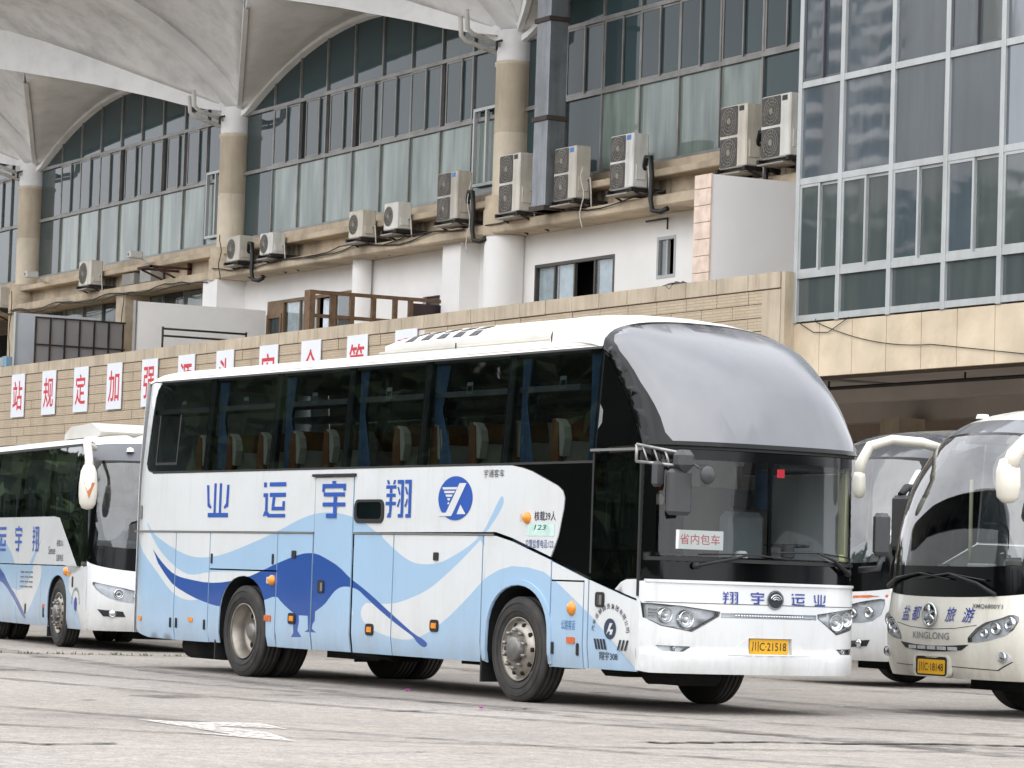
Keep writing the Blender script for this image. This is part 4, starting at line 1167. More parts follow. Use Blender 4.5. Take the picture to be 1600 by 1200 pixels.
# ================================================================== the big coach in the middle
def main_coach():
    B = empty('coach', (-28.89528, 15.728565, 0), 'large white coach with blue crane livery, big two-piece front glass, crossing in front', 'coach', 'crane-livery coaches', rz=.05413484)
    W = 2.5
    def sb(a, z):
        b = 0.0
        if z < .55: b += .9 * (.55 - z) ** 2
        if z > 2.3: b += .0727 * (z - 2.3)
        if z > 3.5: b += 1.2 * (z - 3.5)
        if a < -8.7: b += .55 * (-8.7 - a) ** 2
        if a > 1.9: b += .35 * (a - 1.9) ** 2
        return b
    S = lambda a, z, o=0: (a, sb(a, z) - o, z)
    SF = lambda a, z, o=0: (a, W - sb(a, z) + o, z)
    pm = [white_p, lblue_p, dblue_p]
    W1 = [(-9.3, 1.78), (-9.01, 1.54), (-8.76, 1.39), (-8.53, 1.26), (-8.24, 1.1), (-8.0, .96), (-7.69, .86), (-7.29, .84), (-6.7, .96), (-5.92, 1.12), (-5.55, 1.24), (-5.04, 1.46), (-5.19, 1.75)]
    W2 = [(-2.91, 1.75), (-.69, 1.75), (-.65, 1.21), (-.71, 1.18), (-1.05, .97), (-1.36, .8), (-1.68, .66), (-2.01, .56), (-2.34, .54), (-2.69, .58), (-2.91, .62), (-3.09, .67), (-3.24, .77), (-3.18, .91), (-2.72, 1.0), (-2.77, 1.62)]
    W3 = [(-.69, 1.78), (2.36, 1.78), (2.36, .25), (2.12, .4), (1.66, .71), (1.32, .91), (.73, 1.2), (.48, 1.3), (.18, 1.34), (-.13, 1.35), (-.37, 1.31), (-.59, 1.24), (-.65, 1.21)]
    L1 = [(-8.72, 1.8), (-8.56, 1.67), (-8.39, 1.59), (-7.86, 1.44), (-7.42, 1.36), (-6.99, 1.36), (-6.57, 1.4), (-5.76, 1.56), (-5.19, 1.69), (-4.81, 1.79), (-4.54, 1.85), (-4.24, 1.89), (-3.86, 1.89), (-3.5, 1.85), (-3.2, 1.78), (-2.84, 1.64), (-2.52, 1.49), (-2.2, 1.37), (-1.9, 1.34), (-1.57, 1.36), (-1.25, 1.45), (-.96, 1.55), (-.71, 1.68), (-.53, 1.89), (-.40, 2.04), (-.35, 2.06), (-.31, 1.99), (-.44, 1.85), (-.59, 1.73), (-.77, 1.6), (-1.08, 1.42), (-1.39, 1.26), (-1.77, 1.08), (-2.21, .97), (-2.55, .91), (-3.18, .91), (-3.58, .99), (-4.93, .96), (-5.55, 1.24), (-5.74, 1.21), (-6.89, 1.2), (-7.4, 1.14), (-7.72, 1.19), (-8.03, 1.3), (-8.31, 1.43), (-8.5, 1.56), (-8.66, 1.7)]
    BI = [(-8.51, 1.45), (-8.3, 1.32), (-8.02, 1.19), (-7.8, 1.13), (-7.53, 1.1), (-6.96, 1.06), (-6.46, 1.08), (-5.92, 1.15), (-5.61, 1.22), (-5.24, 1.31), (-4.91, 1.38), (-4.62, 1.43), (-4.43, 1.44), (-4.25, 1.43), (-4.0, 1.37), (-3.75, 1.3), (-3.45, 1.16), (-3.27, 1.1), (-3.0, 1.0), (-2.57, .82), (-2.15, .65), (-2.01, .6), (-1.84, .56), (-1.75, .51), (-1.84, .47), (-1.98, .52), (-2.06, .58), (-2.21, .63), (-2.54, .74), (-2.85, .86), (-3.14, .98), (-3.29, 1.05), (-3.48, 1.08), (-3.66, 1.08), (-3.8, 1.04), (-3.91, .97), (-4.05, .87), (-4.26, .79)]
    BI2 = [(-4.77, .76), (-4.84, .78), (-5.07, .87), (-5.21, .95), (-5.56, .88), (-6.11, .8), (-6.65, .79), (-6.94, .82), (-7.38, .89), (-7.88, 1.01), (-8.1, 1.12), (-8.35, 1.28)]
    LEGS = [(-4.26, .69), (-4.31, .65), (-4.32, .6), (-4.22, .56), (-4.5, .56), (-4.42, .59), (-4.44, .74), (-4.65, .74), (-4.64, .67), (-4.67, .57), (-4.57, .5), (-4.83, .49), (-4.77, .54), (-4.78, .64)]
    bird = chaikin(BI, 1, False) + LEGS + chaikin(BI2, 1, False)
    paint = [(chaikin(W1, 2), 1), (chaikin(W2, 2), 1), (W3, 1), ([(-3.61, .97), (-3.46, .95), (-3.39, .77), (-3.64, .88)], 1), (chaikin(L1, 2), 2), (bird, 3)]
    lower = [lblue_p, white_p, lblue_p, dblue_p]
    upper = [white_p, white_p, lblue_p, dblue_p]
    up_paint = [(chaikin(L1, 2), 2)]
    Z0 = .37
    def arch(ac, ztop, r, n=14, z0=Z0):
        """arch cut-out from skirt up, listed from +a side to -a side"""
        P = [(ac + r * 1.02, z0)]
        for k in range(n + 1):
            an = math.pi * k / n
            P.append((ac + r * math.cos(an), .62 + (ztop - .62) * math.sin(an) ** .8))
        P.append((ac - r * 1.02, z0))
        return P
    bt = lambda a: 1.665 if a < -.46 else ip(a, [(-.46, 1.675), (-.14, 1.615), (.6, 1.43), (1.3, 1.245), (2.12, 1.06)])
    # --- lower panels
    patch('side_panel', [(-9.1, .62), (-9.02, .47), (-8.9, .42), (-8.6, .375), (-7.875, .365), (-7.875, 1.65), (-9.12, 1.65)], S, lower, B, paint=paint, step=.18)
    patch('luggage_door', R4(-7.855, .365, -6.955, 1.65), S, lower, B, paint=paint)
    patch('luggage_door', R4(-6.935, 1.235, -5.235, 1.65), S, lower, B, paint=paint)
    ar = arch(-6.05, 1.16, .60)
    patch('arch_panel', [(-6.935, Z0), (-6.935, 1.218), (-5.235, 1.218), (-5.235, Z0)] + ar, S, lower, B, paint=paint, step=.12)
    patch('luggage_door', R4(-5.215, .367, -4.385, 1.65), S, lower, B, paint=paint)
    patch('middle_door', R4(-4.345, .37, -3.475, 2.275), S, [lblue_p, white_p, lblue_p, dblue_p], B, paint=[(R4(-4.5, 1.62, -3.4, 2.4), 1)] + paint[4:], off=.004)
    patch('luggage_door', R4(-3.425, .37, -2.56, 1.65), S, lower, B, paint=paint)
    patch('luggage_door', R4(-2.54, .37, -.715, 1.65), S, lower, B, paint=paint)
    af = arch(0, 1.16, .58)
    patch('arch_panel', [(-.695, .39), (-.695, 1.65), (-.46, 1.65), (-.14, 1.595), (.605, 1.415), (.605, Z0)] + arch(0, 1.16, .58), S, lower, B, paint=paint, step=.12)
    # raised lip round the front arch
    lip = []
    for k in range(25):
        an = math.pi * k / 24
        lip.append((math.cos(an), math.sin(an)))
    o_ = [(0.60 * c * 1.09, .62 + .60 * s ** .8) for c, s in lip]; i_ = [(.585 * c, .62 + .545 * s ** .8) for c, s in lip]
    patch('arch_lip', [(.655, .40)] + o_ + [(-.655, .40), (-.597, .40)] + i_[::-1] + [(.597, .40)], S, lower, B, paint=paint, step=.12, off=.012, thick=.03)
    patch('service_flap', R4(.625, .375, 1.205, 1.212), S, lower, B, paint=paint)
    patch('side_panel', [(.625, 1.405), (1.29, 1.235), (1.29, .385), (1.222, .385), (1.222, 1.228), (.625, 1.228)], S, lower, B, paint=paint)
    patch('door_panel', [(1.31, 1.235), (2.115, 1.05), (2.115, .385), (1.31, .385)], S, lower, B, paint=paint)
    # --- white band under the windows (with the cut for the middle door)
    wf = [(-.32, 2.362), (-.2, 2.36), (.0, 2.335), (.18, 2.3), (.48, 2.21), (.68, 2.15), (.77, 2.1), (.81, 2.03), (.80, 1.92), (.72, 1.66), (.61, 1.445)]
    patch('side_panel', [(-9.12, 1.675), (-4.365, 1.675), (-4.365, 2.285), (-3.455, 2.285), (-3.455, 1.675), (-.46, 1.69), (-.14, 1.632), (.59, 1.452)] + wf[::-1][1:] + [(-8.62, 2.375), (-8.75, 2.40), (-8.83, 2.48), (-8.80, 2.9), (-8.75, 3.3), (-8.62, 3.49), (-9.0, 3.49), (-9.05, 2.6)], S, upper, B, paint=up_paint, step=.2)
    G().box((-4.40, -.03, 2.285), (-3.42, .01, 2.315)).make('drip_rail', black_r, B)
    G().box((-9.05, -.008, 1.654), (-4.37, .004, 1.672)).make('belt_groove', grey_tr, B)
    G().box((-3.45, -.008, 1.654), (-.5, .004, 1.672)).make('belt_groove', grey_tr, B)
    # --- black front side and doors
    patch('black_side_panel', [(-.30, 2.37), (.0, 2.345), (.2, 2.305), (.5, 2.215), (.70, 2.15), (.79, 2.1), (.83, 2.03), (.815, 1.92), (.735, 1.66), (.625, 1.45), (1.30, 1.262), (1.30, 2.37)], S, black_g, B)
    patch('corner_panel', [(1.76, 1.155), (1.86, 1.225), (1.95, 1.252), (2.115, 1.258), (2.115, 1.072)], S, white_p, B, step=.1)
    patch('door_glass', [(1.33, 1.252), (1.75, 1.158), (1.85, 1.235), (1.95, 1.265), (2.13, 1.27), (2.16, 2.47), (1.33, 2.455)], S, door_gl, B, off=.002, thick=.01)
    G().box((1.30, -.035, 2.475), (2.16, -.004, 2.50)).make('drip_rail', grey_tr, B)
    g = G()
    for a in (1.305, 2.13): g.box((a, -.004, 1.3 if a < 2 else 1.1), (a + .03, .03, 2.47))
    g.make('door_seal', black_r, B)
    g = G()
    for (x0, x1) in ((1.52, 1.78), (1.80, 2.04)):
        P = [S(u, v, -.03) for u, v in rrect(x0, 1.72, x1, 2.30, .04, 3)]
        g.tube(P + [P[0]], .010, 5)
    g.make('far_window_outline', M('pale_frame', '#9aa3a5', .5), B)  # added outlines standing in for the driver-side window seen through the door glass
    g = G()
    for z in (1.42, 1.6): g.tube([(1.45, .2, z), (2.0, .2, z - .08)], .015, 6)
    g.make('door_grab_rail', chrome, B)
    for a_ in (-7.95, -6.3, -4.6, -2.9, -1.2, .6):
        P = rrect(a_ - .06, 3.12, a_ + .06, 3.24, .01, 2)
        patch('window_label', P, S, M('pale_label', '#8f989b', .6), B, holes=[rrect(a_ - .05, 3.13, a_ + .05, 3.2, .01, 2)], off=-.012, thick=0)
    # --- side windows
    dv = [-8.80, -7.2, -5.5, -3.77, -2.09, -.39, 1.31]
    for i in range(6):
        a0, a1 = dv[i] + (.012 if i else 0), dv[i + 1] - .012
        if i == 0: P = [(-8.62, 2.395), (a1, 2.395), (a1, 3.478), (-8.58, 3.478), (-8.70, 3.40), (-8.76, 3.15), (-8.80, 2.7), (-8.82, 2.49), (-8.76, 2.42)]
        else: P = R4(a0, 2.39, a1, 3.478)
        patch('window_pane', P, S, side_gl, B, step=.3, thick=.008)
        patch('window_pane', [(max(x, -8.6), z) for x, z in R4(a0, 2.39, a1, 3.478)], SF, far_gl, B, step=.5, thick=.008)
    # sliding vent of the rear pane
    vent = G(); 
    for (x0, z0, x1, z1) in ((-8.55, 2.47, -7.95, 2.50), (-8.55, 2.5, -8.52, 3.08), (-7.98, 2.5, -7.95, 3.08)):
        V = [S(x0, z0, .006), S(x1, z0, .006), S(x1, z1, .006), S(x0, z1, .006), S(x0, z0, -.004), S(x1, z0, -.004), S(x1, z1, -.004), S(x0, z1, -.004)]
        vent.add(V, [(0, 1, 2, 3), (4, 7, 6, 5), (0, 4, 5, 1), (1, 5, 6, 2), (2, 6, 7, 3), (3, 7, 4, 0)])
    vent.make('sliding_vent', black_r, B)
    # quarter pane ahead of the last divider
    E = [(2.16, 2.53), (1.99, 2.78), (1.82, 3.0), (1.62, 3.22), (1.45, 3.39), (1.33, 3.465), (1.1, 3.53), (.7, 3.57), (.2, 3.58)]
    C = [(2.58, 2.53), (2.49, 2.83), (2.33, 3.1), (2.08, 3.35), (1.74, 3.58), (1.4, 3.74), (1.0, 3.85), (.55, 3.91), (0.0, 3.93)]
    I = [0, .035, .05, .07, .08, .085, .10, .14, .18]
    patch('quarter_pane', [(1.33, 2.51), (2.10, 2.53), (1.96, 2.75), (1.79, 2.98), (1.59, 3.2), (1.42, 3.37), (1.335, 3.43)], S, black_g, B, step=.15, thick=.01)
    # window posts and trims
    g = G()
    for a in dv[1:]:
        for fn, k in ((S, 1), (SF, -1)):
            V = []
            for z in (2.36, 3.5):
                for da in (-.07, .07):
                    for oo in (-.02, -.07): V.append(fn(a + da, z, oo))
            g.add(V, [(0, 1, 3, 2), (4, 6, 7, 5), (0, 4, 5, 1), (2, 3, 7, 6), (0, 2, 6, 4), (1, 5, 7, 3)])
    g.make('window_post', M('dark_post', '#1b1c1d', .5), B)
    for fn in (S, SF):
        patch('window_trim', R4(-9.0, 3.484, 1.28, 3.508), fn, black_r, B, step=.6, off=.006, thick=.02)
        patch('window_trim', R4(-8.6, 2.366, 1.3, 2.388), fn, black_r, B, step=.6, off=.003, thick=.02)
    # --- far side body
    patch('side_panel', [(-9.1, .4), (-6.68, .4)] + arch(-6.05, 1.16, .6)[::-1] + [(-.6, .4)] + arch(0, 1.16, .58)[::-1] + [(2.12, .4), (2.14, 2.36), (-8.7, 2.36), (-9.1, 2.3)], SF, white_p, B, step=.35)
    patch('side_panel', [(-9.0, 2.362), (-8.62, 2.362), (-8.62, 3.49), (-9.0, 3.49)], SF, white_p, B)
    patch('side_panel', [(1.34, 2.364), (2.14, 2.364), (2.14, 2.51), (1.34, 2.51)], SF, black_g, B)
    patch('quarter_pane', [(1.33, 2.515), (2.10, 2.53), (1.96, 2.75), (1.79, 2.98), (1.59, 3.2), (1.42, 3.37), (1.335, 3.43)], SF, black_g, B, step=.15, thick=.01)
    # --- rear wall
    RR = lambda b, z, o=0: (-9.1 - .16 * gfun((b - W / 2) / (W / 2)) - o - (0.12 * max(0, z - 2.4)) * -1, b, z)
    patch('rear_wall', R4(.09, .42, W - .09, 3.5), RR, white_p, B, step=.3)
    # --- roof
    def RF(a, s, o=0):
        k = max(0, (-8.6 - a) / .6); g_ = gfun(s)
        return (a, W / 2 + s * (W / 2 - .125), 3.535 + .15 * g_ - .10 * k * k + o)
    us = [-9.1, -9.0, -8.8, -8.6, -7, -5, -3, -1, .4, 1.2]
    ss = [-1 + .0, -.99, -.97, -.94, -.9, -.84, -.76, -.6, -.3, 0, .3, .6, .76, .84, .9, .94, .97, .99, 1.0]
    V = [RF(a, s) for a in us for s in ss]; n = len(ss)
    F = [(i * n + j, i * n + j + 1, (i + 1) * n + j + 1, (i + 1) * n + j) for i in range(len(us) - 1) for j in range(n - 1)]
    roof_p = M('roof_paint', '#cfcdc7', .45, coat=.1, var=.05, vs=.8, dirt=.35, dirtcol='#8b8577')
    mk('roof', V, F, roof_p, B, smooth=True)
    for fn in (S, SF): patch('roof_cove', R4(-9.0, 3.508, 1.16, 3.545), fn, roof_p, B, step=.4, off=.0)
    # --- front dome
    def D(s, t, o=0):
        t = min(max(t, 0), 1) * 8; i = min(7, int(t)); f = t - i
        L_ = lambda T: tuple(T[i][k] + (T[i + 1][k] - T[i][k]) * f for k in (0, 1))
        def cat(T):
            p0 = T[max(i - 1, 0)]; p1 = T[i]; p2 = T[i + 1]; p3 = T[min(i + 2, 8)]
            return tuple(.5 * (2 * p1[k] + (p2[k] - p0[k]) * f + (2 * p0[k] - 5 * p1[k] + 4 * p2[k] - p3[k]) * f * f + (3 * p1[k] - p0[k] - 3 * p2[k] + p3[k]) * f ** 3) for k in (0, 1))
        e = cat(E); c = cat(C); b = I[i] + (I[i + 1] - I[i]) * f; g_ = gfun(s)
        nz = .35 + .65 * t / 8
        return (e[0] + (c[0] - e[0]) * g_ + o * (1 - .8 * t / 8), W / 2 + s * (W / 2 - b), e[1] + (c[1] - e[1]) * g_ + o * nz)
    sus = [-.999, -.99, -.975, -.95, -.92, -.88, -.8, -.65, -.45, -.2, 0, .2, .45, .65, .8, .88, .92, .95, .975, .99, .999]
    tvs = [i / 24 for i in range(25)]
    GL = [(-.86, .025), (.86, .025), (.9, .06), (.955, .3), (.97, .5), (.955, .60), (.91, .645), (.8, .665), (0, .672), (-.8, .665), (-.91, .645), (-.955, .60), (-.97, .5), (-.955, .3), (-.9, .06)]
    up = patch('upper_windscreen', GL, D, up_gl, B, us=sus, vs=tvs, step=.06, thick=.02)
    patch('windscreen_surround', [(-1, 0), (1, 0), (1, .3), (1, .66), (.97, .675), (.85, .69), (0, .695), (-.85, .69), (-.97, .675), (-1, .66), (-1, .3)], D, black_g, B, holes=[GL], us=sus, vs=tvs, step=.06, off=.001)
    patch('roof_dome', [(-1, .66), (-.97, .675), (-.85, .69), (0, .695), (.85, .69), (.97, .675), (1, .66), (1, 1), (-1, 1)], D, roof_p, B, us=sus, vs=tvs, step=.06, off=.002, thick=.0)
    V = [D(s, 1, .002) for s in sus] + [(D(s, 1)[0] - .05, D(s, 1)[1], 3.5) for s in sus]; n = len(sus)
    mk('roof_dome_back', V, [(j, j + 1, n + j + 1, n + j) for j in range(n - 1)], roof_p, B, smooth=True)
    for s, t, nm in ((-.62, .78, 'marker_lamp'), (.97, .70, 'marker_lamp')):
        p = D(s, t)
        G().lathe([(.045, -.01), (.04, .012), (.02, .03), (.001, .033)], 14, p, 'z').make(nm, M('clear_marker', '#d8d8d2', .2), B)
    # --- front mask, lower windscreen
    def FA(b, z):
        s = (b - W / 2) / (W / 2)
        a = 2.10 + .47 * gfun(s)
        if z < .5: a -= 1.3 * (.5 - z) ** 2
        if z < .56: a += .022
        elif z < .60: a += .022 * (.60 - z) / .04
        if z > 1.05: a -= .02 * (z - 1.05)
        return a
    FM = lambda b, z, o=0: (FA(b, z) + o, b, z)
    bus_ = [W / 2 - W / 2 * math.cos(math.pi * (i + .5) / 30) for i in range(30)]
    HL = [(.02, 1.035), (.30, 1.015), (.67, .972), (.66, .93), (.40, .785), (.14, .832), (.03, .90)]
    HR = [(W - x, z) for x, z in HL]
    FOG = [(.10, .645), (.40, .64), (.33, .59), (.15, .588)]
    FOGR = [(W - x, z) for x, z in FOG]
    BAR = [(.69, .965), (1.81, .965), (1.81, .915), (.69, .915)]
    PR = [(.98, .735), (1.52, .735), (1.74, .57), (.76, .57)]
    patch('front_mask', [(.008, .40), (.06, .385), (W - .06, .385), (W - .008, .40), (W - .008, 1.24), (W - .1, 1.255), (.1, 1.255), (.008, 1.24)], FM, white_p, B, holes=[HL, HR, FOG, FOGR, BAR, R4(1.0, .575, 1.5, .73)], us=bus_, vs=[.42, .46, .5, .55, .565, .58, .6, .65, .75, .85, .95, 1.0, 1.1, 1.2], step=.08, thick=.05)
    patch('hood_seam', [(.01, 1.052), (W - .01, 1.052), (W - .01, 1.046), (.01, 1.046)], FM, black_r, B, step=.06, off=.003, thick=.0)
    patch('top_ledge', R4(.03, 1.235, W - .03, 1.262), FM, white_p, B, step=.08, off=.02, thick=.04)
    def lamp(par, P, bowls, name, lab=None):
        h = patch(name, P, lambda b, z, o: FM(b, z, o - .07), silver, par, step=.08, thick=0)
        if lab: h['label'] = lab
        P2 = resample(P, .08)
        V = [FM(u, v, -.07) for u, v in P2] + [FM(u, v, -.002) for u, v in P2]; n = len(P2)
        mk('lamp_rim', V, [(i, (i + 1) % n, n + (i + 1) % n, n + i) for i in range(n)], black_pl, h)
        for (b, z, r) in bowls:
            c = FM(b, z, -.066)
            G().lathe([(.001, .004), (r * .35, .012), (r * .7, .004), (r * .78, .03), (r * .95, .045), (r, .04), (r * 1.05, 0)], 24, c, 'x', 0).make('reflector', chrome, h)
            G().lathe([(.001, .05), (r * .2, .045), (r * .26, .02), (r * .28, .0)], 14, c, 'x', 0).make('bulb', M('bulb_glass', '#eceff0', .1, var=.02), h)
        patch('lamp_cover', P, FM, clear_l, h, step=.08, thick=0, off=-.004)
        g = G(); 
        return h
    for P, sg in ((HL, 1), (HR, -1)):
        f = (lambda x: x) if sg > 0 else (lambda x: W - x)
        h = lamp(B, P, [(f(.19), .925, .072), (f(.37), .895, .085)], 'headlight')
        for k in range(3): 
            q = [(f(.07), .985 - .03 * k), (f(.13), .98 - .03 * k), (f(.13), .965 - .03 * k), (f(.07), .97 - .03 * k)]
            patch('lamp_cell', q, FM, chrome, h, off=-.05, thick=.01)
        # surround lip
        P2 = resample(P, .06); cx = sum(p[0] for p in P2) / len(P2); cz = sum(p[1] for p in P2) / len(P2)
        Q = [(cx + (x - cx) * 1.03, cz + (z - cz) * 1.05) for x, z in P2]
        n = len(P2)
        mk('lamp_surround', [FM(u, v, .003) for u, v in P2] + [FM(u, v, .003) for u, v in Q], [(i, (i + 1) % n, n + (i + 1) % n, n + i) for i in range(n)], black_r, h)
    for P in (FOG, FOGR):
        lamp(B, P, [(P[0][0] * .45 + P[1][0] * .55, .617, .022)], 'fog_light')
    h = patch('lamp_bar', BAR, lambda b, z, o: FM(b, z, o - .014), silver, B, step=.06, thick=.0)
    g = G()
    for i in range(26):
        b = .86 + .78 * i / 25; c = FM(b, .94, -.012)
        g.lathe([(.001, .012), (.012, .01), (.013, 0)], 8, c, 'x')
    g.make('led', chrome, h)
    for z in (.925, .955): patch('lamp_rib', R4(.7, z, 1.8, z + .006), FM, chrome, h, off=-.008, thick=.005, step=.1)
    patch('lamp_cover', BAR, FM, clear_l, h, step=.08, thick=0, off=-.004)
    # plate recess, plate, badge, lettering
    patch('plate_recess', R4(1.0, .575, 1.5, .73), lambda b, z, o: FM(b, z, o - .03), white_p, B, step=.1, thick=0)
    plate(B, lambda b, z, o: (2.55 + o, b, z), 1.025, .583, 1.475, .727, '川C·21518', .003)
    x = 1.25; bd = patch('badge', circ(x + .045, 1.10, .098, 28, .092), FM, chrome, B, step=.05, off=.012, thick=.012)
    patch('badge_disc', circ(x + .045, 1.10, .082, 28, .077), FM, M('badge_dark', '#3b4043', .3, .5), bd, step=.05, off=.016, thick=.004)
    for r_ in (.068, .046, .026):
        pts = [FM(x + .045 + r_ * math.cos(a), 1.085 + r_ * .95 * math.sin(a), .022) for a in [math.radians(d) for d in range(15, 170, 12)]]
        G().tube(pts, .0065, 5).make('badge_arc', chrome, bd)
    for key, (u0, u1) in (('xiang', (.70, .865)), ('yu', (1.01, 1.165)), ('yun', (1.49, 1.65)), ('ye', (1.77, 1.925))):
        glyph('lettering', key, FM, u0, 1.045 + .01, u1, 1.165, letter_n, B, .006)
    patch('plate_panel', PR, FM, white_p, B, holes=[R4(.995, .58, 1.505, .732)], step=.08, off=.007, thick=.012)
    # lower windscreen
    FW = lambda b, z, o=0: (FA(b, z) - .035 + o, b, z)
    HOLE1 = rrect(.10, 1.49, 1.235, 2.40, .05); HOLE2 = rrect(1.265, 1.49, 2.40, 2.40, .05)
    patch('windscreen_surround', [(.012, 1.262), (W - .012, 1.262), (W - .012, 2.53), (.012, 2.53)], FW, black_g, B, holes=[HOLE1, HOLE2], us=bus_, step=.09, thick=.03)
    patch('windscreen', HOLE1, FW, ws_gl, B, us=bus_, step=.09, thick=0, off=-.004)
    patch('windscreen', HOLE2, FW, ws_gl, B, us=bus_, step=.09, thick=0, off=-.004)
    patch('windscreen_lip', R4(.02, 2.50, W - .02, 2.545), FM, black_r, B, step=.08, off=.01, thick=.06)
    patch('wiper_cowl', R4(.03, 1.44, W - .03, 1.475), FM, black_r, B, step=.08, off=.0, thick=.04)
    # wipers
    for pts in ([(.42, 1.40), (.70, 1.46), (.98, 1.52)], [(2.25, 1.38), (2.02, 1.50), (1.80, 1.56)]):
        g = G().tube([FM(b, z, .03) for b, z in pts], [.02, .016, .01], 6)
        e = pts[-1]
        g.tube([FM(e[0] - .5, e[1] - .01, .02), FM(e[0], e[1] + .005, .03), FM(e[0] + .45, e[1] - .03, .02)], .008, 5)
        g.lathe([(.03, -.03), (.035, .02), (.001, .03)], 10, FM(*pts[0], .02), 'x')
        g.make('wiper', black_r, B)
    # --- mirrors
    mm_ = M('mirror_shell', '#3a3b3d', .5, var=.1)
    alr = M('bare_mirror_arm', '#9a9a98', .4, .7, var=.3, vs=9)
    g = G()
    a0, a1 = Vector((2.30, -.16, 2.52)), Vector((2.74, .05, 2.44))
    dn = Vector((0, 0, -.14))
    for p, q in ((a0, a1), (a0 + Vector((0, 0, -.16)), a1 + Vector((0, 0, -.12))), (a0, a0 + Vector((0, 0, -.16)))):
        g.tube([p, p.lerp(q, .5), q], .016, 6)
    for t in (.25, .5, .75): g.tube([a0.lerp(a1, t - .12), (a0 + dn).lerp(a1 + dn, t)], .010, 5)
    arm = g.make('mirror_arm', alr, B); arm['label'] = 'scuffed open metal mirror arm'
    G().box((2.66, -.02, 2.28), (2.84, .16, 2.47), 0, .05).make('arm_joint', mm_, arm)
    G().tube([(2.74, .07, 2.34), (2.76, .07, 2.26)], .03, 8).make('neck', mm_, arm)
    G().box((2.66, -.08, 1.86), (2.78, .17, 2.29), 0, .035).make('mirror_head', mm_, arm)
    G().box((2.52, -.15, 2.12), (2.60, -.03, 2.36), 0, .03).make('small_mirror', mm_, arm)
    G().tube([(2.80, .10, 2.36), (2.9, .2, 2.28)], .010, 5).make('stalk', mm_, arm)
    G().lathe([(.001, .03), (.07, .025), (.085, 0), (.06, -.03), (.001, -.05)], 20, (2.9, .24, 2.24), 'x').make('round_mirror', mm_, arm)
    arm2 = G().tube([(2.3, 2.5, 1.42), (2.5, 2.58, 1.44), (2.52, 2.6, 1.56)], .03, 8).make('mirror_arm', mm_, B)
    G().box((2.46, 2.5, 1.56), (2.58, 2.68, 1.98), 0, .04).make('mirror_head', mm_, arm2)
    # --- side trim: lamps, handles, flaps
    def deco(name, a, z, w, h, mat, r=.01, th=.014, off=.012):
        return patch(name, rrect(a - w / 2, z - h / 2, a + w / 2, z + h / 2, min(r, w * .45, h * .45), 3), S, mat, B, step=.3, off=off, thick=th)
    for a, z in ((-5.35, 1.12), (.11, 1.835)):
        d = deco('marker_base', a - .05, z, .13, .075, M('reflective_tape', '#c9b9a4', .4), off=.004)
        G().lathe([(.001, -.05), (.035, -.045), (.06, -.02), (.062, .0)], 20, (a + .03, 0, z), 'y').make('marker_lamp', amber, d)
    for a, z in ((-4.81, .70), (-3.01, .63), (-1.63, .71)):
        d = deco('marker_base', a, z, .17, .125, black_pl, .035); patch('marker_lens', R4(a - .05, z - .028, a + .05, z + .028), S, amber, d, off=.017, thick=.005)
    for a, z in ((-8.83, .60), (-7.39, .62)): deco('reflector', a, z, .11, .05, amber)
    d = deco('reflector', -5.40, .69, .16, .065, orange)
    for a, z in ((-7.94, .57), (-7.78, .57), (-7.02, .57), (.68, .56), (1.135, .56), (-6.88, 1.35), (-5.32, 1.36)): deco('latch', a, z, .036, .12, black_pl, .016)
    for a, z in ((-4.81, 1.42), (-1.64, 1.43)): deco('handle_recess', a, z, .10, .085, black_pl, .015)
    for a, z in ((-4.14, 1.07), (1.51, 1.05)):
        d = deco('door_handle', a, z, .15, .145, black_pl, .03, off=.014)
        patch('handle_key', R4(a - .03, z - .05, a - .015, z + .05), S, chrome, d, off=.02); patch('handle_grip', R4(a + .0, z - .05, a + .045, z + .045), S, grey_tr, d, off=.019)
    G().lathe([(.001, -.045), (.04, -.04), (.07, -.015), (.072, 0)], 20, (1.01, 0, .955), 'y').make('turn_signal', amber, B)
    deco('reflector', 1.01, .645, .14, .06, orange)
    v_ = deco('rear_vent', -8.97, 1.9, .15, .16, grey_tr, .01)
    # small glazed hatch
    h = patch('hatch_window', rrect(-3.43, 1.775, -2.78, 2.03, .08), S, black_r, B, holes=[rrect(-3.38, 1.82, -2.83, 2.0, .05)], off=.014)
    patch('pane', rrect(-3.38, 1.82, -2.83, 2.0, .05), S, far_gl, h, off=.006, thick=0)
    # --- lettering on the side
    for key, u0, u1 in (('ye', -7.08, -6.49), ('yun', -5.61, -5.06), ('xiang', -2.75, -2.2)):
        glyph('lettering', key, S, u0, 1.835, u1, 2.235, letter_b, B, .004)
    glyph('lettering', 'yu', S, -4.18, 1.83, -3.64, 2.225, letter_b, B, .012)
    lg = patch('emblem', circ(-1.285, 2.035, .345, 40, .228), S, letter_b, B, off=.006, thick=.004, step=.2)
    for k in range(5):
        z = 2.15 - .038 * k; x0 = -1.55 + .035 * k; x1 = -1.24 - .045 * k
        patch('emblem_bar', [(x0, z), (x1, z), (x1 - .02, z - .024), (x0 + .018, z - .024)], S, white_p, lg, off=.009, thick=0)
    patch('emblem_bar', [(-1.2, 2.19), (-1.06, 2.19), (-1.32, 1.88), (-1.35, 1.85), (-1.62, 1.85), (-1.58, 1.885), (-1.46, 1.885)], S, white_p, lg, off=.0095, thick=0)
    patch('emblem_bar', [(-1.17, 1.97), (-1.06, 1.87), (-1.24, 1.87)], S, white_p, lg, off=.009, thick=0)
    letters('maker_badge', '宇通客车', S, -.73, 2.245, -.33, 2.325, M('badge_grey', '#6b6f72', .3, .6), B, .006, .002)
    letters('lettering', '核载39人', S, .27, 1.805, .67, 1.90, letter_k, B, .004, .008)
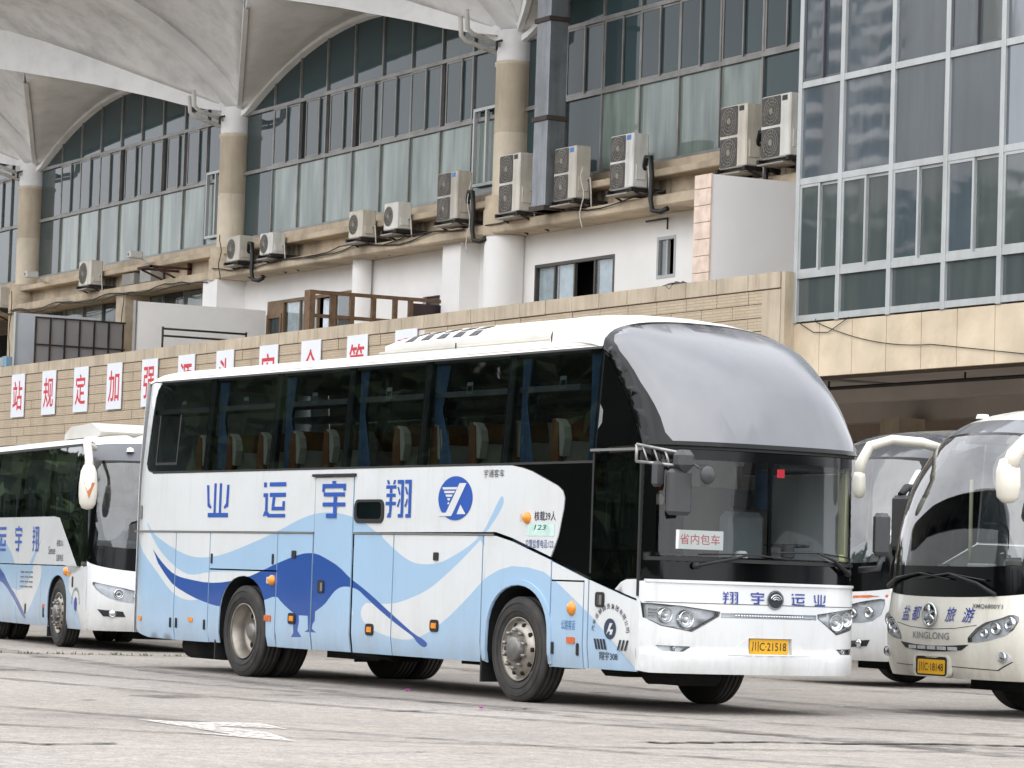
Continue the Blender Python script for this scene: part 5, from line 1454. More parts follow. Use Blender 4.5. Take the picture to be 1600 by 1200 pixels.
    st = patch('sticker', R4(.14, 1.655, .645, 1.775), S, M('pale_green_sticker', '#bcd6cf', .5, var=.2, vs=9), B, off=.003, thick=0)
    letters('sticker_lettering', '123', S, .27, 1.715, .5, 1.765, M('green_letter', '#1d6c5c', .5), st, .005, .01, .2)
    letters('lettering', '交警监督电话:122', S, .12, 1.535, .64, 1.62, M('blue_small_letter', '#2a3f78', .5), B, .004, .0)
    letters('lettering', '公路客运', S, .83, .745, 1.08, .84, M('teal_letter', '#1f6aa0', .5), B, .004, .0)
    sl = patch('seal', circ(1.70, .775, .105, 28, .10), S, M('slate_letter', '#2d3a4f', .5), B, off=.005, thick=0, step=.2)
    patch('seal_mark', [(1.64, .72), (1.70, .83), (1.75, .83), (1.70, .77), (1.76, .77), (1.74, .72), (1.70, .72), (1.71, .75), (1.68, .75)], S, white_p, sl, off=.008, thick=0)
    arc = '汽车运输自贡集团有限公司'
    for i, c in enumerate(arc):
        an = math.radians(172 - 164 * i / 11)
        u, v = 1.70 + .30 * math.cos(an), .74 + .25 * math.sin(an)
        letters('seal_lettering', c, S, u - .027, v - .026, u + .027, v + .026, letter_k, B, .005, .006, rot=an - math.pi / 2)
    for k in range(4):
        x = 1.42 + .052 * k
        patch('seal_stripe', [(x, .675), (x + .035, .675), (x + .075, .575), (x + .04, .575)], S, letter_k, B, off=.005, thick=0)
        if k < 3:
            x = 1.83 + .06 * k
            patch('seal_stripe', [(x + .04, .675), (x + .07, .675), (x + .03, .575), (x, .575)], S, letter_k, B, off=.005, thick=0)
    letters('lettering', '翔宇308', S, 1.52, .475, 1.84, .555, letter_k, B, .004, .006)
    # --- roof unit
    pod_p = roof_p
    g = G()
    prof = [(-1, 0), (-1, .07), (-.99, .10), (-.93, .17), (-.8, .215), (-.5, .235), (0, .245)]
    prof = prof + [(-x, z) for x, z in prof[-2::-1]]
    st_ = [(-3.62, .15), (-3.5, .45), (-3.3, .7), (-2.9, .9), (-2.2, 1), (0.1, 1), (.35, .96)]
    V = []
    for a, k in st_:
        for x, z in prof: V.append((a, 1.25 + x * .84, 3.665 + min(z, .07) + max(0, z - .07) * k))
    n = len(prof)
    F = [(i * n + j, i * n + j + 1, (i + 1) * n + j + 1, (i + 1) * n + j) for i in range(len(st_) - 1) for j in range(n - 1)] + [list(range(n))]
    pod = mk('roof_unit', V, F, pod_p, B, smooth=[True] * (len(st_) - 1) * (n - 1) + [False])
    G().box((-3.7, .36, 3.60), (.3, 2.14, 3.675), 0, .02).make('roof_unit_tray', M('tray_grey', '#a9a69c', .6, var=.12, vs=3, dirt=.4), pod)
    def podp(a, x, o):
        k = ip(a, st_); z = ip(x, prof[:7])
        return (a, 1.25 + x * .84 - o * .6, 3.665 + min(z, .07) + max(0, z - .07) * k + o)
    for i in range(5):
        a = -3.2 + .34 * i
        patch('vent', [(a, -.985), (a + .17, -.985), (a + .34, -.84), (a + .17, -.84)], podp, black_pl, pod, step=.1, off=.006, thick=.01)
    G().box((-2.0, .352, 3.60), (-1.985, .36, 3.70)).make('tray_joint', black_r, pod)
    # --- wheels, arches, underbody
    for a, k in ((0, 'front'), (-6.05, 'rear')):
        wheel(B, a, .155, -1, k, .525); wheel(B, a, W - .155, 1, k, .525)
        if k == 'rear': wheel(B, a, .50, -1, 'inner', .525); wheel(B, a, W - .50, 1, 'inner', .525)
    for ac, zt, r_ in ((-6.05, 1.16, .60), (0, 1.16, .58)):
        for (b0, b1) in ((.02, .72), (W - .72, W - .02)):
            V = []; P = arch(ac, zt + .01, r_ + .01, 14, .40)
            for b in (b0, b1): V += [(x, b, z) for x, z in P]
            n = len(P)
            F = [(i, i + 1, n + i + 1, n + i) for i in range(n - 1)]
            e = n if b0 < 1 else 0
            F.append([e + i for i in range(n)])
            mk('wheel_well', V, F, under_m, B)
    g = G().box((-8.9, .45, .45), (-6.75, W - .45, 1.25)).box((-5.3, .25, .42), (-.75, W - .25, 1.25)).box((.7, .3, .45), (2.05, W - .3, 1.2)).box((-6.7, .75, .7), (.7, W - .75, 1.25))
    g.box((-6.2, .6, .42), (-5.9, W - .6, .62)).box((-.12, .3, .36), (.12, W - .3, .55))
    g.box((-4.6, .35, .28), (-3.4, .9, .42)).box((1.25, .62, .25), (2.0, 1.15, .47), 0, .07).box((.75, .5, .3), (1.2, 1.2, .45), 0, .05).box((-2.4, .8, .3), (-1.2, 1.6, .42))
    g.tube([(-3.9, .3, .36), (-3.0, .3, .33)], .035, 6).tube([(-8.3, .5, .30), (-7.4, .5, .30)], .16, 14)
    g.make('underbody', under_m, B)
    for a, b in ((-.72, .02), (-6.78, .02), (-.72, W - .42), (-6.78, W - .6)):
        G().box((a, b, .17), (a + .03, b + .42, .5)).make('mud_flap', black_r, B)
    # --- interior
    G().box((-8.9, .1, 1.25), (1.2, W - .1, 1.32)).make('cabin_floor', inner_m, B)
    G().box((1.2, .1, .75), (2.0, W - .1, .82)).make('step_floor', inner_m, B)
    G().box((-8.9, .12, 3.46), (1.0, W - .12, 3.5)).make('cabin_ceiling', M('ceiling_grey', '#8c8a85', .8), B)
    G().box((-8.9, .15, 3.1), (.8, .55, 3.16)).make('luggage_rack', grey_tr, B); G().box((-8.9, W - .55, 3.1), (.8, W - .15, 3.16)).make('luggage_rack', grey_tr, B)
    G().box((.95, 1.3, 1.32), (1.0, W - .15, 2.2)).make('partition', inner_m, B)
    sm = seat_mesh(); first = None
    for i in range(11):
        a = .45 - .80 * i
        for b in (.40, .88, 1.66, 2.12):
            if i == 5 and b < 1: continue
            if first is None:
                first = sm.make('seat', [seat_f, seat_b, grey_tr], B); first.location = (a, b, 1.55)
            else: inst('seat', first, B, (a, b, 1.55))
    cv, cf = curtain_mesh(1.04, .36); c0 = None
    for fb, bb in ((0, .17), (1, W - .17)):
        for a in dv[1:-1] + [1.05]:
            da = .2 if a < 1 else .1
            if c0 is None: c0 = mk('curtain', cv, cf, curt_m, B, smooth=True); c0.location = (a + da, bb, 2.40)
            else: inst('curtain', c0, B, (a + da, bb, 2.40), (0, 0, 0), (rnd.uniform(.6, 1.5), 1, 1))
    # dashboard, driver place
    dash_block(B, FA, W, 1.7, .8, 1.42, 1.5, .16)
    ds = G().box((1.0, 1.75, 1.1), (1.5, 2.25, 1.3), 0, .05); ds.box((.9, 1.72, 1.25), (1.06, 2.28, 1.98), 1, .07); ds.box((.93, 1.85, 1.98), (1.04, 2.15, 2.2), 0, .05); ds.box((1.05, 1.8, .8), (1.4, 2.2, 1.12), 0)
    ds.make('driver_seat', [M('dark_seat', '#2c2e31', .7), M('light_seat', '#9fa3a6', .7)], B)
    st = G(); st.lathe([(.21, 0), (.225, .015), (.21, .03), (.195, .015), (.21, 0)], 28, (1.78, 2.0, 1.62), 'z'); st.tube([(1.78, 2.0, 1.62), (1.95, 2.0, 1.2)], .03, 6)
    for q in range(3):
        an = 2.1 * q; st.tube([(1.78, 2.0, 1.63), (1.78 + .2 * math.cos(an), 2.0 + .2 * math.sin(an), 1.63)], .012, 5)
    st.make('steering_wheel', black_pl, B)
    for b in (.07, W - .12): G().box((2.10, b, 1.3), (2.2, b + .05, 2.5)).make('screen_pillar', post_c, B)
    G().box((1.0, W - .35, 2.0), (1.25, W - .3, 2.9)).make('cab_curtain', curt_m, B)
    G().box((1.9, 1.5, 2.36), (2.3, 2.3, 2.5)).make('header', M('grey_dash', '#46484a'), B)
    sg = G().box((2.38, .26, 1.555), (2.39, .80, 1.735)).make('route_card', M('white_card', '#e4e2df', .6, var=.02), B)
    letters('card_lettering', '省内包车', lambda u, v, o: (2.39 + o, u, v), .30, 1.60, .76, 1.70, M('red_letter', '#c8242e'), sg, .002, .002)
    FWm = lambda b, z, o=0: FW(b, z, o - .012)
    patch('red_sticker', R4(1.33, 2.27, 1.42, 2.35), FWm, M('red_sticker', '#e3203a', .5, var=.05), B, thick=0)
    patch('yellow_sticker', R4(2.17, 1.50, 2.26, 1.56), FWm, M('yellow_sticker', '#e0dc9a', .5, var=.05), B, thick=0)
    G().box((2.2, 1.05, 1.46), (2.3, 1.18, 1.56), 0, .03).make('dash_camera', M('camera_white', '#c9c8c4'), B)
    G().box((2.2, 1.6, 1.5), (2.3, 1.72, 1.64), 0, .02).make('dash_phone', black_pl, B)
    return B
MAIN = main_coach()
# ================================================================== smaller coaches with one-piece screens
def coach2(label, loc, rz, q):
    B = empty('coach', loc, label, 'coach', q.get('group'), rz=rz)
    W, E, C, I = q['W'], q['E'], q['C'], q['I']
    body, roofm = q['body'], q['roof']
    gn, ge = q.get('g', (2.3, 2.0))
    z0, belt, w0, w1 = q['z0'], q['belt'], q['w0'], q['w1']
    ra, rear, R = q['axle'], q['rear'], q.get('R', .49)
    tm = q.get('tumble', .11)
    e0 = E[0][0]
    def Ea(z): return e0 if z <= E[0][1] else ip(z, [(p[1], p[0]) for p in E[:7]])
    def sb(a, z):
        b = 0.0
        if z < z0 + .2: b += .8 * (z0 + .2 - z) ** 2
        if z > w0: b += tm * (z - w0) / (w1 - w0)
        if a < rear + .3: b += .6 * (rear + .3 - a) ** 2
        if a > e0 - .25: b += .3 * (a - e0 + .25) ** 2
        return b
    S = lambda a, z, o=0: (a, sb(a, z) - o, z)
    SF = lambda a, z, o=0: (a, W - sb(a, z) + o, z)
    def D(s, t, o=0):
        t = min(max(t, 0), 1) * 8; i = min(7, int(t)); f = t - i
        def cat(T):
            p0 = T[max(i - 1, 0)]; p1 = T[i]; p2 = T[i + 1]; p3 = T[min(i + 2, 8)]
            return tuple(.5 * (2 * p1[k] + (p2[k] - p0[k]) * f + (2 * p0[k] - 5 * p1[k] + 4 * p2[k] - p3[k]) * f * f + (3 * p1[k] - p0[k] - 3 * p2[k] + p3[k]) * f ** 3) for k in (0, 1))
        e = cat(E); c = cat(C); b = I[i] + (I[i + 1] - I[i]) * f; g_ = gfun(s, gn, ge)
        return (e[0] + (c[0] - e[0]) * g_ + o * (1 - .8 * t / 8), W / 2 + s * (W / 2 - b), e[1] + (c[1] - e[1]) * g_ + o * (.1 + .9 * t / 8))
    sus = [-.999, -.985, -.96, -.92, -.86, -.78, -.65, -.45, -.2, 0, .2, .45, .65, .78, .86, .92, .96, .985, .999]
    tvs = [i / 24 for i in range(25)]
    tg, tv = q['tglass'], q['tvisor']
    GLS = [(-.93, .10), (-.6, .095), (.6, .095), (.93, .10), (.96, .2), (.965, tg - .06), (.92, tg - .01), (.7, tg), (-.7, tg), (-.92, tg - .01), (-.965, tg - .06), (-.96, .2)]
    patch('windscreen', GLS, D, q.get('wgl', ws_gl), B, us=sus, vs=tvs, step=.06, thick=0)
    patch('windscreen_surround', [(-1, 0), (1, 0), (1, tg + .02), (-1, tg + .02)], D, black_g, B, holes=[GLS], us=sus, vs=tvs, step=.06, off=.002)
    patch('visor', [(-1, tg + .02), (1, tg + .02), (1, tv), (-1, tv)], D, q['visor'], B, us=sus, vs=tvs, step=.06, off=.002, thick=0)
    patch('roof_dome', [(-1, tv), (1, tv), (1, 1), (-1, 1)], D, roofm, B, us=sus, vs=tvs, step=.06, off=.003, thick=0)
    # roof
    zr, zc, ins = E[8][1], C[8][1], I[8]
    V = []; us = [rear, rear + .1, rear + .3, -2, E[8][0] + .3]
    ss = [-1, -.97, -.9, -.8, -.6, -.3, 0, .3, .6, .8, .9, .97, 1]
    for a in us:
        for s in ss: V.append((a, W / 2 + s * (W / 2 - ins), zr - .02 + (zc - zr) * gfun(s, gn, ge) - .25 * max(0, rear + .3 - a) ** 2 * 4))
    n = len(ss)
    mk('roof', V, [(i * n + j, i * n + j + 1, (i + 1) * n + j + 1, (i + 1) * n + j) for i in range(len(us) - 1) for j in range(n - 1)], roofm, B, smooth=True)
    for fn in (S, SF):
        V = []
        for a in (rear + .05, -2, E[6][0] + .1): 
            p = fn(a, w1 + .02); q2 = (a, W / 2 + (-1 if fn is S else 1) * (W / 2 - ins), zr - .01)
            V += [p, tuple(p[k] * .45 + q2[k] * .55 for k in (0, 1)) + (p[2] * .4 + q2[2] * .6 + .02,), q2]
        mk('roof_cove', V, [(0, 1, 4, 3), (1, 2, 5, 4), (3, 4, 7, 6), (4, 5, 8, 7)], roofm, B, smooth=True)
    # side panels
    def arch(ac, n=14):
        r = R + .07; zt = 2 * R + .06
        return [(ac + r, z0)] + [(ac + r * math.cos(math.pi * k / n), R + .08 + (zt - R - .08) * math.sin(math.pi * k / n) ** .8) for k in range(n + 1)] + [(ac - r, z0)]
    lowm = q.get('low', [body]); upm = q.get('upp', [body])
    lp, upp = q.get('lpaint', ()), q.get('upaint', ())
    gaps = q.get('gaps', [])
    for fn in (S, SF):
        ed = [rear] + gaps + [e0]
        for i in range(len(ed) - 1):
            a0, a1 = ed[i] + (.008 if i else 0), ed[i + 1] - .008
            P = [(a0, z0 + (.08 if i == 0 else 0))]
            for ac in (ra, 0):
                if a0 < ac - R - .1 and a1 > ac + R + .1: P += arch(ac)[::-1]
            P += [(a1, z0), (a1, belt - .008), (a0, belt - .008)]
            patch('side_panel', P, fn, lowm, B, paint=lp, step=.14)
        vt = q.get('vtip')
        if vt: P = [(rear, belt + .008), (.30, belt + .008), (vt[1][0], vt[1][1]), (vt[0][0], vt[0][1]), (vt[0][0] - .3, w0), (rear, w0)]
        else: P = [(rear, belt + .008), (e0, belt + .008), (e0, E[0][1] - .01), (.6, w0), (rear, w0)]
        patch('side_panel', P, fn, upm, B, paint=upp, step=.2)
        if vt:
            patch('corner_panel', [(.56, belt - .0), (e0, belt - .0), (e0, vt[2][1]), (vt[2][0], vt[2][1] - .06), (.62, vt[1][1] - .12)], fn, body, B, step=.2)
            patch('front_side_glass', [(vt[0][0] - .25, w0 + .01), (vt[0][0], vt[0][1] + .02), (vt[1][0] + .02, vt[1][1] + .02), (vt[2][0], vt[2][1] - .04), (e0, vt[2][1]), (Ea(1.6), 1.6), (Ea(2.0) - .01, 2.0), (Ea(2.35) - .01, 2.35), (Ea(2.65) - .02, 2.65), (Ea(w1 - .1) - .03, w1 - .1), (vt[0][0] + .8, w1 - .01), (vt[0][0] + .8, w0 + .01)], fn, door_gl, B, step=.2)
        else:
            patch('front_side_glass', [(.62, w0 + .01), (e0 - .02, E[0][1]), (Ea(1.6) - .01, 1.6), (Ea(2.0) - .01, 2.0), (Ea(2.4) - .01, 2.4), (Ea(w1 - .15) - .03, w1 - .15), (.62, w1 - .01)], fn, black_g, B, step=.2)
        dv = q['divs']
        for i in range(len(dv) - 1):
            patch('window_pane', R4(dv[i] + .015, w0 + .012, dv[i + 1] - .015, w1 - .012), fn, q.get('sgl', side_gl), B, step=.4, thick=.008)
            if i:
                pm_ = G(); V = [fn(dv[i] + da, z, oo) for z in (w0, w1) for da in (-.03, .03) for oo in (-.004, -.06)]
                pm_.add(V, [(0, 1, 3, 2), (4, 6, 7, 5), (0, 4, 5, 1), (2, 3, 7, 6), (0, 2, 6, 4), (1, 5, 7, 3)]); pm_.make('window_post', black_pl, B)
        patch('window_trim', R4(rear + .05, w1 - .01, E[6][0], w1 + .03), fn, black_r, B, step=.5, off=.004)
    RR = lambda b, z, o=0: (rear + .02 - .1 * gfun((b - W / 2) / (W / 2)) - o, b, z)
    patch('rear_wall', R4(.15, z0 + .1, W - .15, w1), RR, body, B, step=.4)
    # front mask
    cz = [(-1, E[0][1])] 
    ztop = lambda b: E[0][1] + (C[0][1] - E[0][1]) * gfun((b - W / 2) / (W / 2), gn, ge)
    def FA(b, z):
        g_ = gfun((b - W / 2) / (W / 2), gn, ge)
        a = E[0][0] + (C[0][0] - E[0][0]) * g_
        a += .05 * math.sin(math.pi * min(1, max(0, (z - z0) / (1.25 - z0))))
        if z < z0 + .15: a -= 1.5 * (z0 + .15 - z) ** 2
        return a
    FM = lambda b, z, o=0: (FA(b, z) + o, b, z)
    bs = [W / 2 - W / 2 * math.cos(math.pi * (i + .5) / 26) for i in range(26)]
    top = [(b, ztop(b) - .004) for b in [W - .005] + bs[::-1] + [.005]]
    holes = []
    for P in q['lamps']: holes += [P, [(W - x, z) for x, z in P]]
    fogs = [q['fog'], [(W - x, z) for x, z in q['fog']]] if 'fog' in q else []
    patch('front_mask', [(.005, z0 + .03), (.06, z0), (W - .06, z0), (W - .005, z0 + .03)] + top, FM, body, B, holes=holes, us=bs, step=.08, thick=.04)
    for i, P in enumerate(holes):
        h = patch('headlight', P, lambda b, z, o: FM(b, z, o - .05), silver, B, step=.08, thick=0)
        P2 = resample(P, .06); n = len(P2)
        mk('lamp_rim', [FM(u, v, -.05) for u, v in P2] + [FM(u, v, .004) for u, v in P2], [(j, (j + 1) % n, n + (j + 1) % n, n + j) for j in range(n)], black_pl, h)
        for (b, z, r) in q['bowls']:
            b = b if i % 2 == 0 else W - b
            G().lathe([(.001, .006), (r * .4, .012), (r * .7, .004), (r * .8, .03), (r, .04), (r * 1.05, 0)], 20, FM(b, z, -.045), 'x').make('reflector', chrome, h)
            G().lathe([(.001, .045), (r * .25, .04), (r * .3, 0)], 12, FM(b, z, -.045), 'x').make('bulb', M('bulb_dark', '#4a4e52', .2, .4), h)
        patch('lamp_cover', P, FM, clear_l, h, step=.08, thick=0, off=-.002)
    for P in fogs:
        h = patch('fog_light', P, FM, q.get('fogm', black_pl), B, step=.05, off=.008, thick=.02)
        cx = sum(p[0] for p in P) / len(P); cz_ = sum(p[1] for p in P) / len(P)
        G().lathe([(.001, .02), (.035, .018), (.045, .01), (.05, .02), (.055, 0)], 18, FM(cx, cz_, .008), 'x').make('fog_lens', chrome, h)
    # wheels and underbody
    for a, k in ((0, 'front'), (ra, 'rear')):
        wheel(B, a, .15, -1, k, R, .26); wheel(B, a, W - .15, 1, k, R, .26)
        if k == 'rear': wheel(B, a, .46, -1, 'inner', R, .26); wheel(B, a, W - .46, 1, 'inner', R, .26)
        for (b0, b1) in ((.02, .65), (W - .65, W - .02)):
            P = [(x, z + .01) for x, z in arch(a)]; n = len(P)
            V = [(x, b0, z) for x, z in P] + [(x, b1, z) for x, z in P]
            e = n if b0 < 1 else 0
            mk('wheel_well', V, [(i, i + 1, n + i + 1, n + i) for i in range(n - 1)] + [[e + i for i in range(n)]], under_m, B)
    g = G().box((rear + .2, .35, z0 + .06), (ra - .6, W - .35, 1.0)).box((ra + .6, .25, z0 + .06), (-.62, W - .25, 1.0)).box((ra - .6, .7, .5), (.6, W - .7, 1.0)).box((.6, .3, z0 + .08), (e0 - .1, W - .3, 1.0))
    g.box((.5, .9, z0 - .12), (1.3, W - .6, z0 + .1))
    g.make('underbody', under_m, B)
    for a in (-.64, ra - .68): G().box((a, .03, .14), (a + .03, .4, .5)).make('mud_flap', black_r, B)
    # interior
    G().box((rear + .1, .1, 1.0), (e0 - .3, W - .1, 1.06)).make('cabin_floor', inner_m, B)
    G().box((rear + .1, .2, w1 + .0), (.6, W - .2, w1 + .03)).make('cabin_ceiling', M('ceiling_grey', '#8c8a85'), B)
    dash_block(B, FA, W, e0 - .4, .9, E[0][1] + .06, E[0][1] + .2, .16)
    sm = None
    for i in range(q.get('rows', 4)):
        for b in (.42, .86, W - .86, W - .42):
            a = -.1 - .85 * i
            if sm is None: sm = seat_mesh().make('seat', [M('grey_seat', '#7e858c', .8, var=.1), M('dark_seat_shell', '#33383d', .6), grey_tr], B); sm.location = (a, b, 1.06)
            else: inst('seat', sm, B, (a, b, 1.06))
    for b in (.42, W - .55):
        if b > 1: G().box((.75, b - .25, 1.06), (1.25, b + .25, 1.4), 0, .06).box((.65, b - .25, 1.35), (.8, b + .25, 2.1), 0, .06).make('driver_seat', M('dark_seat', '#2c2e31', .7), B)
    return B, S, SF, D, FM

# ---- the far coach on the left, same livery
def left_coach():
    sh = lambda P, d=.22: [(a + d, z) for a, z in P]
    de = -.107
    c = Vector((-46.421, 17.507, 0)) + Vector((math.cos(de), math.sin(de), 0)) * -.22
    q = dict(W=2.4, z0=.29, belt=1.215, w0=1.95, w1=3.0, axle=-4.3, rear=-6.9, R=.505, body=white_p, roof=MATS['roof_paint'], visor=M('grey_visor', '#56585c', .5, var=.05), wgl=glass('left_screen_glass', '#c4cccc', .06, 2.0, .012, '#0c1012', .02),
             E=[(1.62, 1.30), (1.60, 1.6), (1.57, 2.0), (1.5, 2.35), (1.38, 2.65), (1.24, 2.83), (1.02, 2.97), (.7, 3.05), (.2, 3.08)],
             C=[(2.07, 1.15), (2.06, 1.6), (2.02, 2.0), (1.95, 2.35), (1.83, 2.65), (1.68, 2.86), (1.42, 3.03), (1.0, 3.17), (.4, 3.22)],
             I=[0, .02, .05, .08, .10, .12, .14, .17, .2], tglass=.55, tvisor=.76, vtip=[(-.05, 1.93), (1.08, 1.18), (1.30, 1.22)],
             divs=[-6.7, -4.55, -2.76, -.97, .80], gaps=[-2.55, -1.0, .66], rows=6,
             lamps=[chaikin([(.03, 1.0), (.16, .97), (.55, .90), (.95, .79), (.96, .71), (.6, .70), (.33, .735), (.12, .85)], 1)], bowls=[(.40, .83, .07), (.66, .79, .05)],
             fog=[(.12, .60), (.46, .575), (.50, .50), (.2, .50)],
             group='crane-livery coaches')
    de_ = de
    # livery
    q['low'] = [lblue_p, white_p, dblue_p]; q['upp'] = [white_p, lblue_p, dblue_p]
    wh = sh([(-3.3, .86), (-2.85, .58), (-2.2, .42), (-1.95, .50), (-1.6, .72), (-1.22, 1.0), (-1.16, 1.24), (-1.7, 1.24), (-1.85, 1.05), (-2.2, .85), (-2.7, .8)])
    wf = sh([(.42, 1.3), (.42, .88), (.75, .72), (1.2, .25), (1.6, .25), (1.6, 1.3)])
    ds = sh([(-4.6, 1.3), (-3.7, 1.10), (-3.3, .90), (-2.75, .72), (-2.2, .47), (-2.1, .37), (-2.25, .38), (-2.85, .64), (-3.4, .84), (-3.8, .94), (-4.7, 1.0)])
    q['lpaint'] = [(chaikin(wh, 2), 1), (wf, 1), (chaikin(ds, 1), 2)]
    q['upaint'] = [(chaikin(sh([(-5.5, 1.75), (-3.9, 1.63), (-3.55, 1.55), (-3.1, 1.35), (-2.85, 1.15), (-5.5, 1.15)]), 1), 1), (chaikin(sh([(-.98, 1.85), (-1.2, 1.66), (-1.55, 1.4), (-1.8, 1.2), (-2.05, 1.2), (-1.7, 1.4), (-1.3, 1.6), (-1.1, 1.75)]), 1), 1)]
    B, S, SF, D, FM = coach2('smaller white and blue coach parked at the far left, with white swan-neck mirror', c, de, q)
    for key, u0, u1 in (('yun', -3.95, -3.35), ('yu', -2.75, -2.3), ('xiang', -1.62, -1.22)):
        glyph('lettering', key, S, u0 - .0 + .0, 1.42, u1, 1.80, letter_b, B, .005)
    letters('lettering', '核载33人', S, -.12, 1.50, .28, 1.60, letter_k, B, .004, .006); letters('lettering', '监督电话', S, -.12, 1.28, .28, 1.38, letter_k, B, .004, .006)
    letters('lettering', 'Sense', S, -.62, 1.38, -.2, 1.50, M('slate_letter', '#2d3a4f'), B, .004, .004, .2)
    # vents on the side door
    for i in range(4):
        for j in range(3): patch('side_vent', R4(-2.3 + .28 * j, .86 + .075 * i, -2.08 + .28 * j, .885 + .075 * i), S, grey_tr, B, off=.006, thick=.006)
    for a, z, m in ((-.85, .56, orange), (.60, 1.06, amber)): patch('reflector', R4(a, z, a + .12, z + .06), S, m, B, off=.008)
    G().lathe([(.001, -.05), (.05, -.04), (.07, 0)], 14, (.5, 0, 1.13), 'y').make('turn_signal', amber, B)
    for a, z in ((-.82, .42), (-1.95, .45), (-4.0, .85), (.85, .9)): patch('latch', rrect(a, z, a + .07, z + .16, .03), S, black_pl, B, off=.008)
    sl = patch('seal', circ(1.10, .66, .08, 20, .10), S, letter_n, B, off=.004, thick=0)
    for i in range(11):
        an = math.radians(175 - 170 * i / 10); u, v = 1.10 + .22 * math.cos(an), .66 + .22 * math.sin(an)
        letters('seal_lettering', '运', S, u - .03, v - .025, u + .03, v + .025, letter_k, B, .004, .006, rot=an - math.pi / 2)
    # swan mirror
    sw = M('mirror_white', '#dcd9cf', .35, coat=.4, var=.06, vs=4, dirt=.2)
    arm = G().tube([(1.50, .10, 2.93), (1.62, -.04, 2.98), (1.78, -.10, 2.97), (1.93, -.12, 2.88), (1.99, -.12, 2.74), (2.0, -.12, 2.6)], [.04, .055, .06, .06, .06, .075], 12).make('mirror_arm', sw, B)
    g = G(); pr = [(.02, 2.70), (.075, 2.67), (.115, 2.58), (.135, 2.4), (.135, 2.25), (.12, 2.12), (.08, 2.05), (.02, 2.03)]
    g.lathe([(r, z) for r, z in pr], 20, (2.0, -.12, 0), 'z'); hd = g.make('mirror_head', sw, arm)
    mk('mirror_mark', [(2.10, -.215, 2.42), (2.145, -.06, 2.42), (2.145, -.14, 2.19)], [(0, 1, 2)], M('orange_mark', '#b06235', .5), hd)
    G().lathe([(.06, 0), (.05, .05), (.001, .07)], 12, D(-.55, .66, .0), 'z').make('marker_lamp', M('clear_marker', '#d8d8d2'), B)
    # roof unit
    G().prism([(-1.3, 3.15), (.75, 3.15), (.85, 3.22), (.3, 3.36), (-.9, 3.34), (-1.25, 3.24)], .35, 2.05, 1).make('roof_unit', MATS['roof_paint'], B)
    g = G().tube([FM(.9, 1.20, .05), FM(1.3, 1.22, .05), FM(1.7, 1.3, .03)], .014, 6); g.make('wiper', black_r, B)
left_coach()

